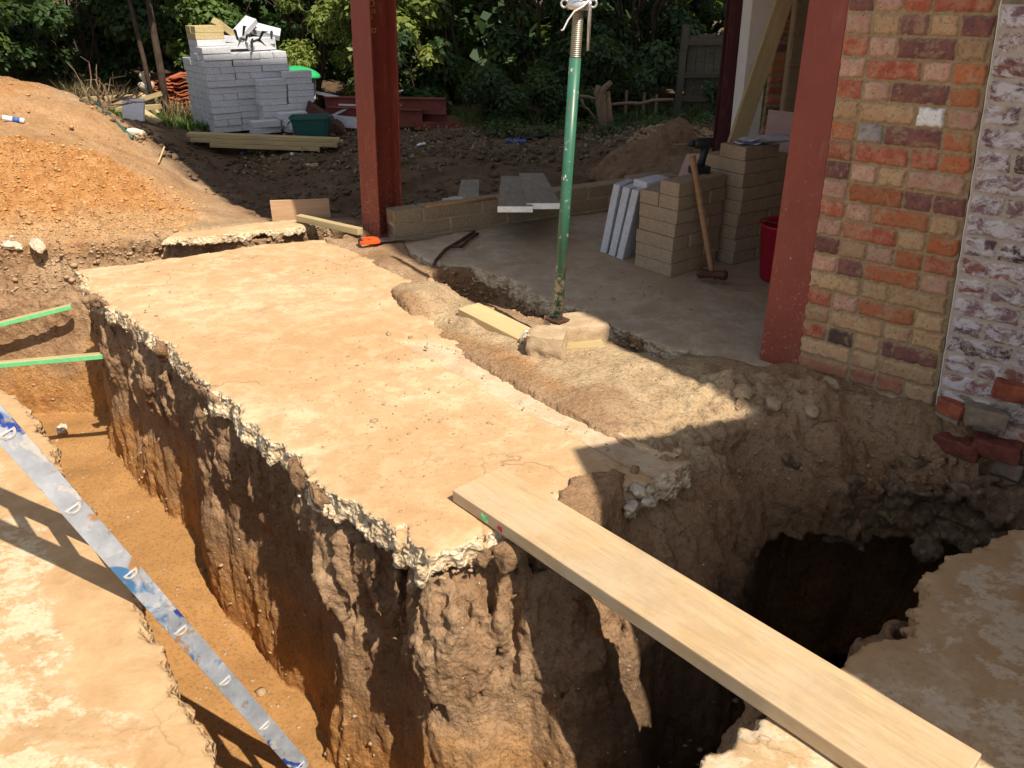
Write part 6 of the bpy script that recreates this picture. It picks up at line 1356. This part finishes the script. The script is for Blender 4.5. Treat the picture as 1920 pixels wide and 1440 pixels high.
bm = bmesh.new(); beam(bm, P(778, 236, 10.9), P(862, 236, 11.2), .10, .10); tag(from_bm('bearer', bm, M['beamred'], None), 'short red steel bearer under the right end of the beams', 'bearer')
bm = bmesh.new(); beam(bm, P(632, 236, 10.9), P(668, 236, 11.3), .10, .10); tag(from_bm('bearer', bm, M['beamred'], None), 'short red steel bearer under the left end of the beams', 'bearer')
# ---- board fence at the right
fz = gz(2.5, 12.1); fe = empty('board_fence', P(1268, 205, 12.0).xy.to_3d()); fo = fe.location.copy(); top = P(1320, 64, 12.0).z; bot = -.1
rr = random.Random(7)
bm = bmesh.new(); beam(bm, (0, -.03, bot), (.0+.03, -.03, P(1285, 46, 12.0).z), .09, .09, (0, 1, 0)); from_bm('fence_post', bm, M['fencewood'], fe)
for k in range(24):
    bm = bmesh.new(); x = .09+k*.128; box(bm, (x+.06, rr.uniform(-.004, .004), (top+bot)/2+rr.uniform(-.02, .02)), (.122, .018, top-bot), Euler((0, R(rr.uniform(-.6, .6)), 0)), .002, 1); from_bm('fence_board', bm, M['fencewood'], fe)
for z in (top-.10, (top+bot)/2+.02, bot+.25):
    bm = bmesh.new(); box(bm, (1.6, -.045, z), (3.1, .045, .075), None, .003, 1); from_bm('fence_rail', bm, M['fencewood'], fe)
tag(fe, 'dark weathered board fence left of the dark red steel post', 'fence')
# rustic rails and gnarled stump
stp = P(1135, 262, 10.9); stp.z = gz(stp.x, stp.y)-.02; sg = empty('tree_stump', stp); bm = bmesh.new()
tube(bm, [Vector((0, 0, 0)), Vector((-.05, 0, .2)), Vector((-.09, 0, .38)), Vector((-.07, 0, .52)), Vector((.03, -.02, .62))], [.09, .07, .075, .05, .03], 9)
tube(bm, [Vector((-.09, 0, .36)), Vector((-.14, 0, .5)), Vector((-.12, 0, .58))], [.05, .045, .03], 8); tube(bm, [Vector((.06, 0, .0)), Vector((.02, 0, .25)), Vector((.0, .02, .5))], [.06, .05, .03], 8)
for v in bm.verts: v.co += mnoise.noise_vector(v.co*14)*.012
from_bm('trunk', bm, M['paletwig'], sg, smooth=True); tag(sg, 'gnarled pale twin stump with a cut top behind the green prop', 'stump')
for k, (A, B, r_, lab) in enumerate((((1085, 180), (1128, 186), .02, 'short crooked branch rail left of the gnarled stump'), ((1140, 198), (1262, 186), .022, 'long thin branch rail between the stump and the fence'), ((1100, 240), (1250, 226), .018, 'lower thin branch rail near the ground before the fence'), ((1090, 190), (1125, 232), .018, 'slanting branch propped against the gnarled stump'))):
    rs = np.random.default_rng(k); a, b = P(*A, 11.2), P(*B, 11.5); bm = bmesh.new(); tube(bm, [a.lerp(b, t)+Vector((0, 0, rs.normal(0, .012))) for t in np.linspace(0, 1, 7)], r_, 7); tag(from_bm('branch_rail', bm, M['paletwig'], None, smooth=True), lab, 'branch', 'branches tied as a rustic rail')
for k, x in enumerate((1172, 1205, 1228)):
    bm = bmesh.new(); a = onp(x, 225, 11.6); beam(bm, a-Vector((0, 0, .1)), Vector((a.x, a.y, P(x, 172+k*3, 11.6).z)), .035, .03, (0, 1, 0)); tag(from_bm('stake', bm, M['paletwig'], None), ['leftmost', 'middle', 'rightmost'][k]+' thin wooden stake of the rustic rail', 'stake', 'stakes of the rustic rail')
# litter in the far garden
for k, (x, y, D, s, mt, lab) in enumerate(((968, 268, 10.2, (.22, .10, .03), 'mesh_blue', 'crumpled blue plastic sheet on the shaded soil near the prop'), (1002, 258, 10.4, (.45, .14, .03), 'black', 'black plastic sheet lying in front of the ivy'), (548, 293, 8.9, (.05, .04, .03), 'white', 'scrap of white plastic on the dark soil before the timbers'), (455, 290, 9.1, (.05, .03, .02), 'mesh_blue', 'blue scrap on the dark soil below the timbers'),
        (1058, 279, 9.7, (.16, .05, .012), 'greywood', 'pale wood scrap lying on the shaded soil right of the prop'), (585, 312, 8.6, (.12, .06, .03), 'chunk', 'pale concrete piece on the dark soil left of the red column'), (790, 272, 9.9, (.14, .04, .02), 'white', 'white scrap beyond the red column on dark soil'))):
    bm = bmesh.new(); box(bm, (0, 0, 0), s, None, min(s)*.2, 1); subdiv_noise(bm, 3, min(s)*.9, 12, k); o = from_bm('scrap', bm, M[mt], None, smooth=False); c = onp(x, y, D); o.location = c+Vector((0, 0, s[2]*.5)); o.rotation_euler = (0, 0, k*.7); tag(o, lab, 'scrap')
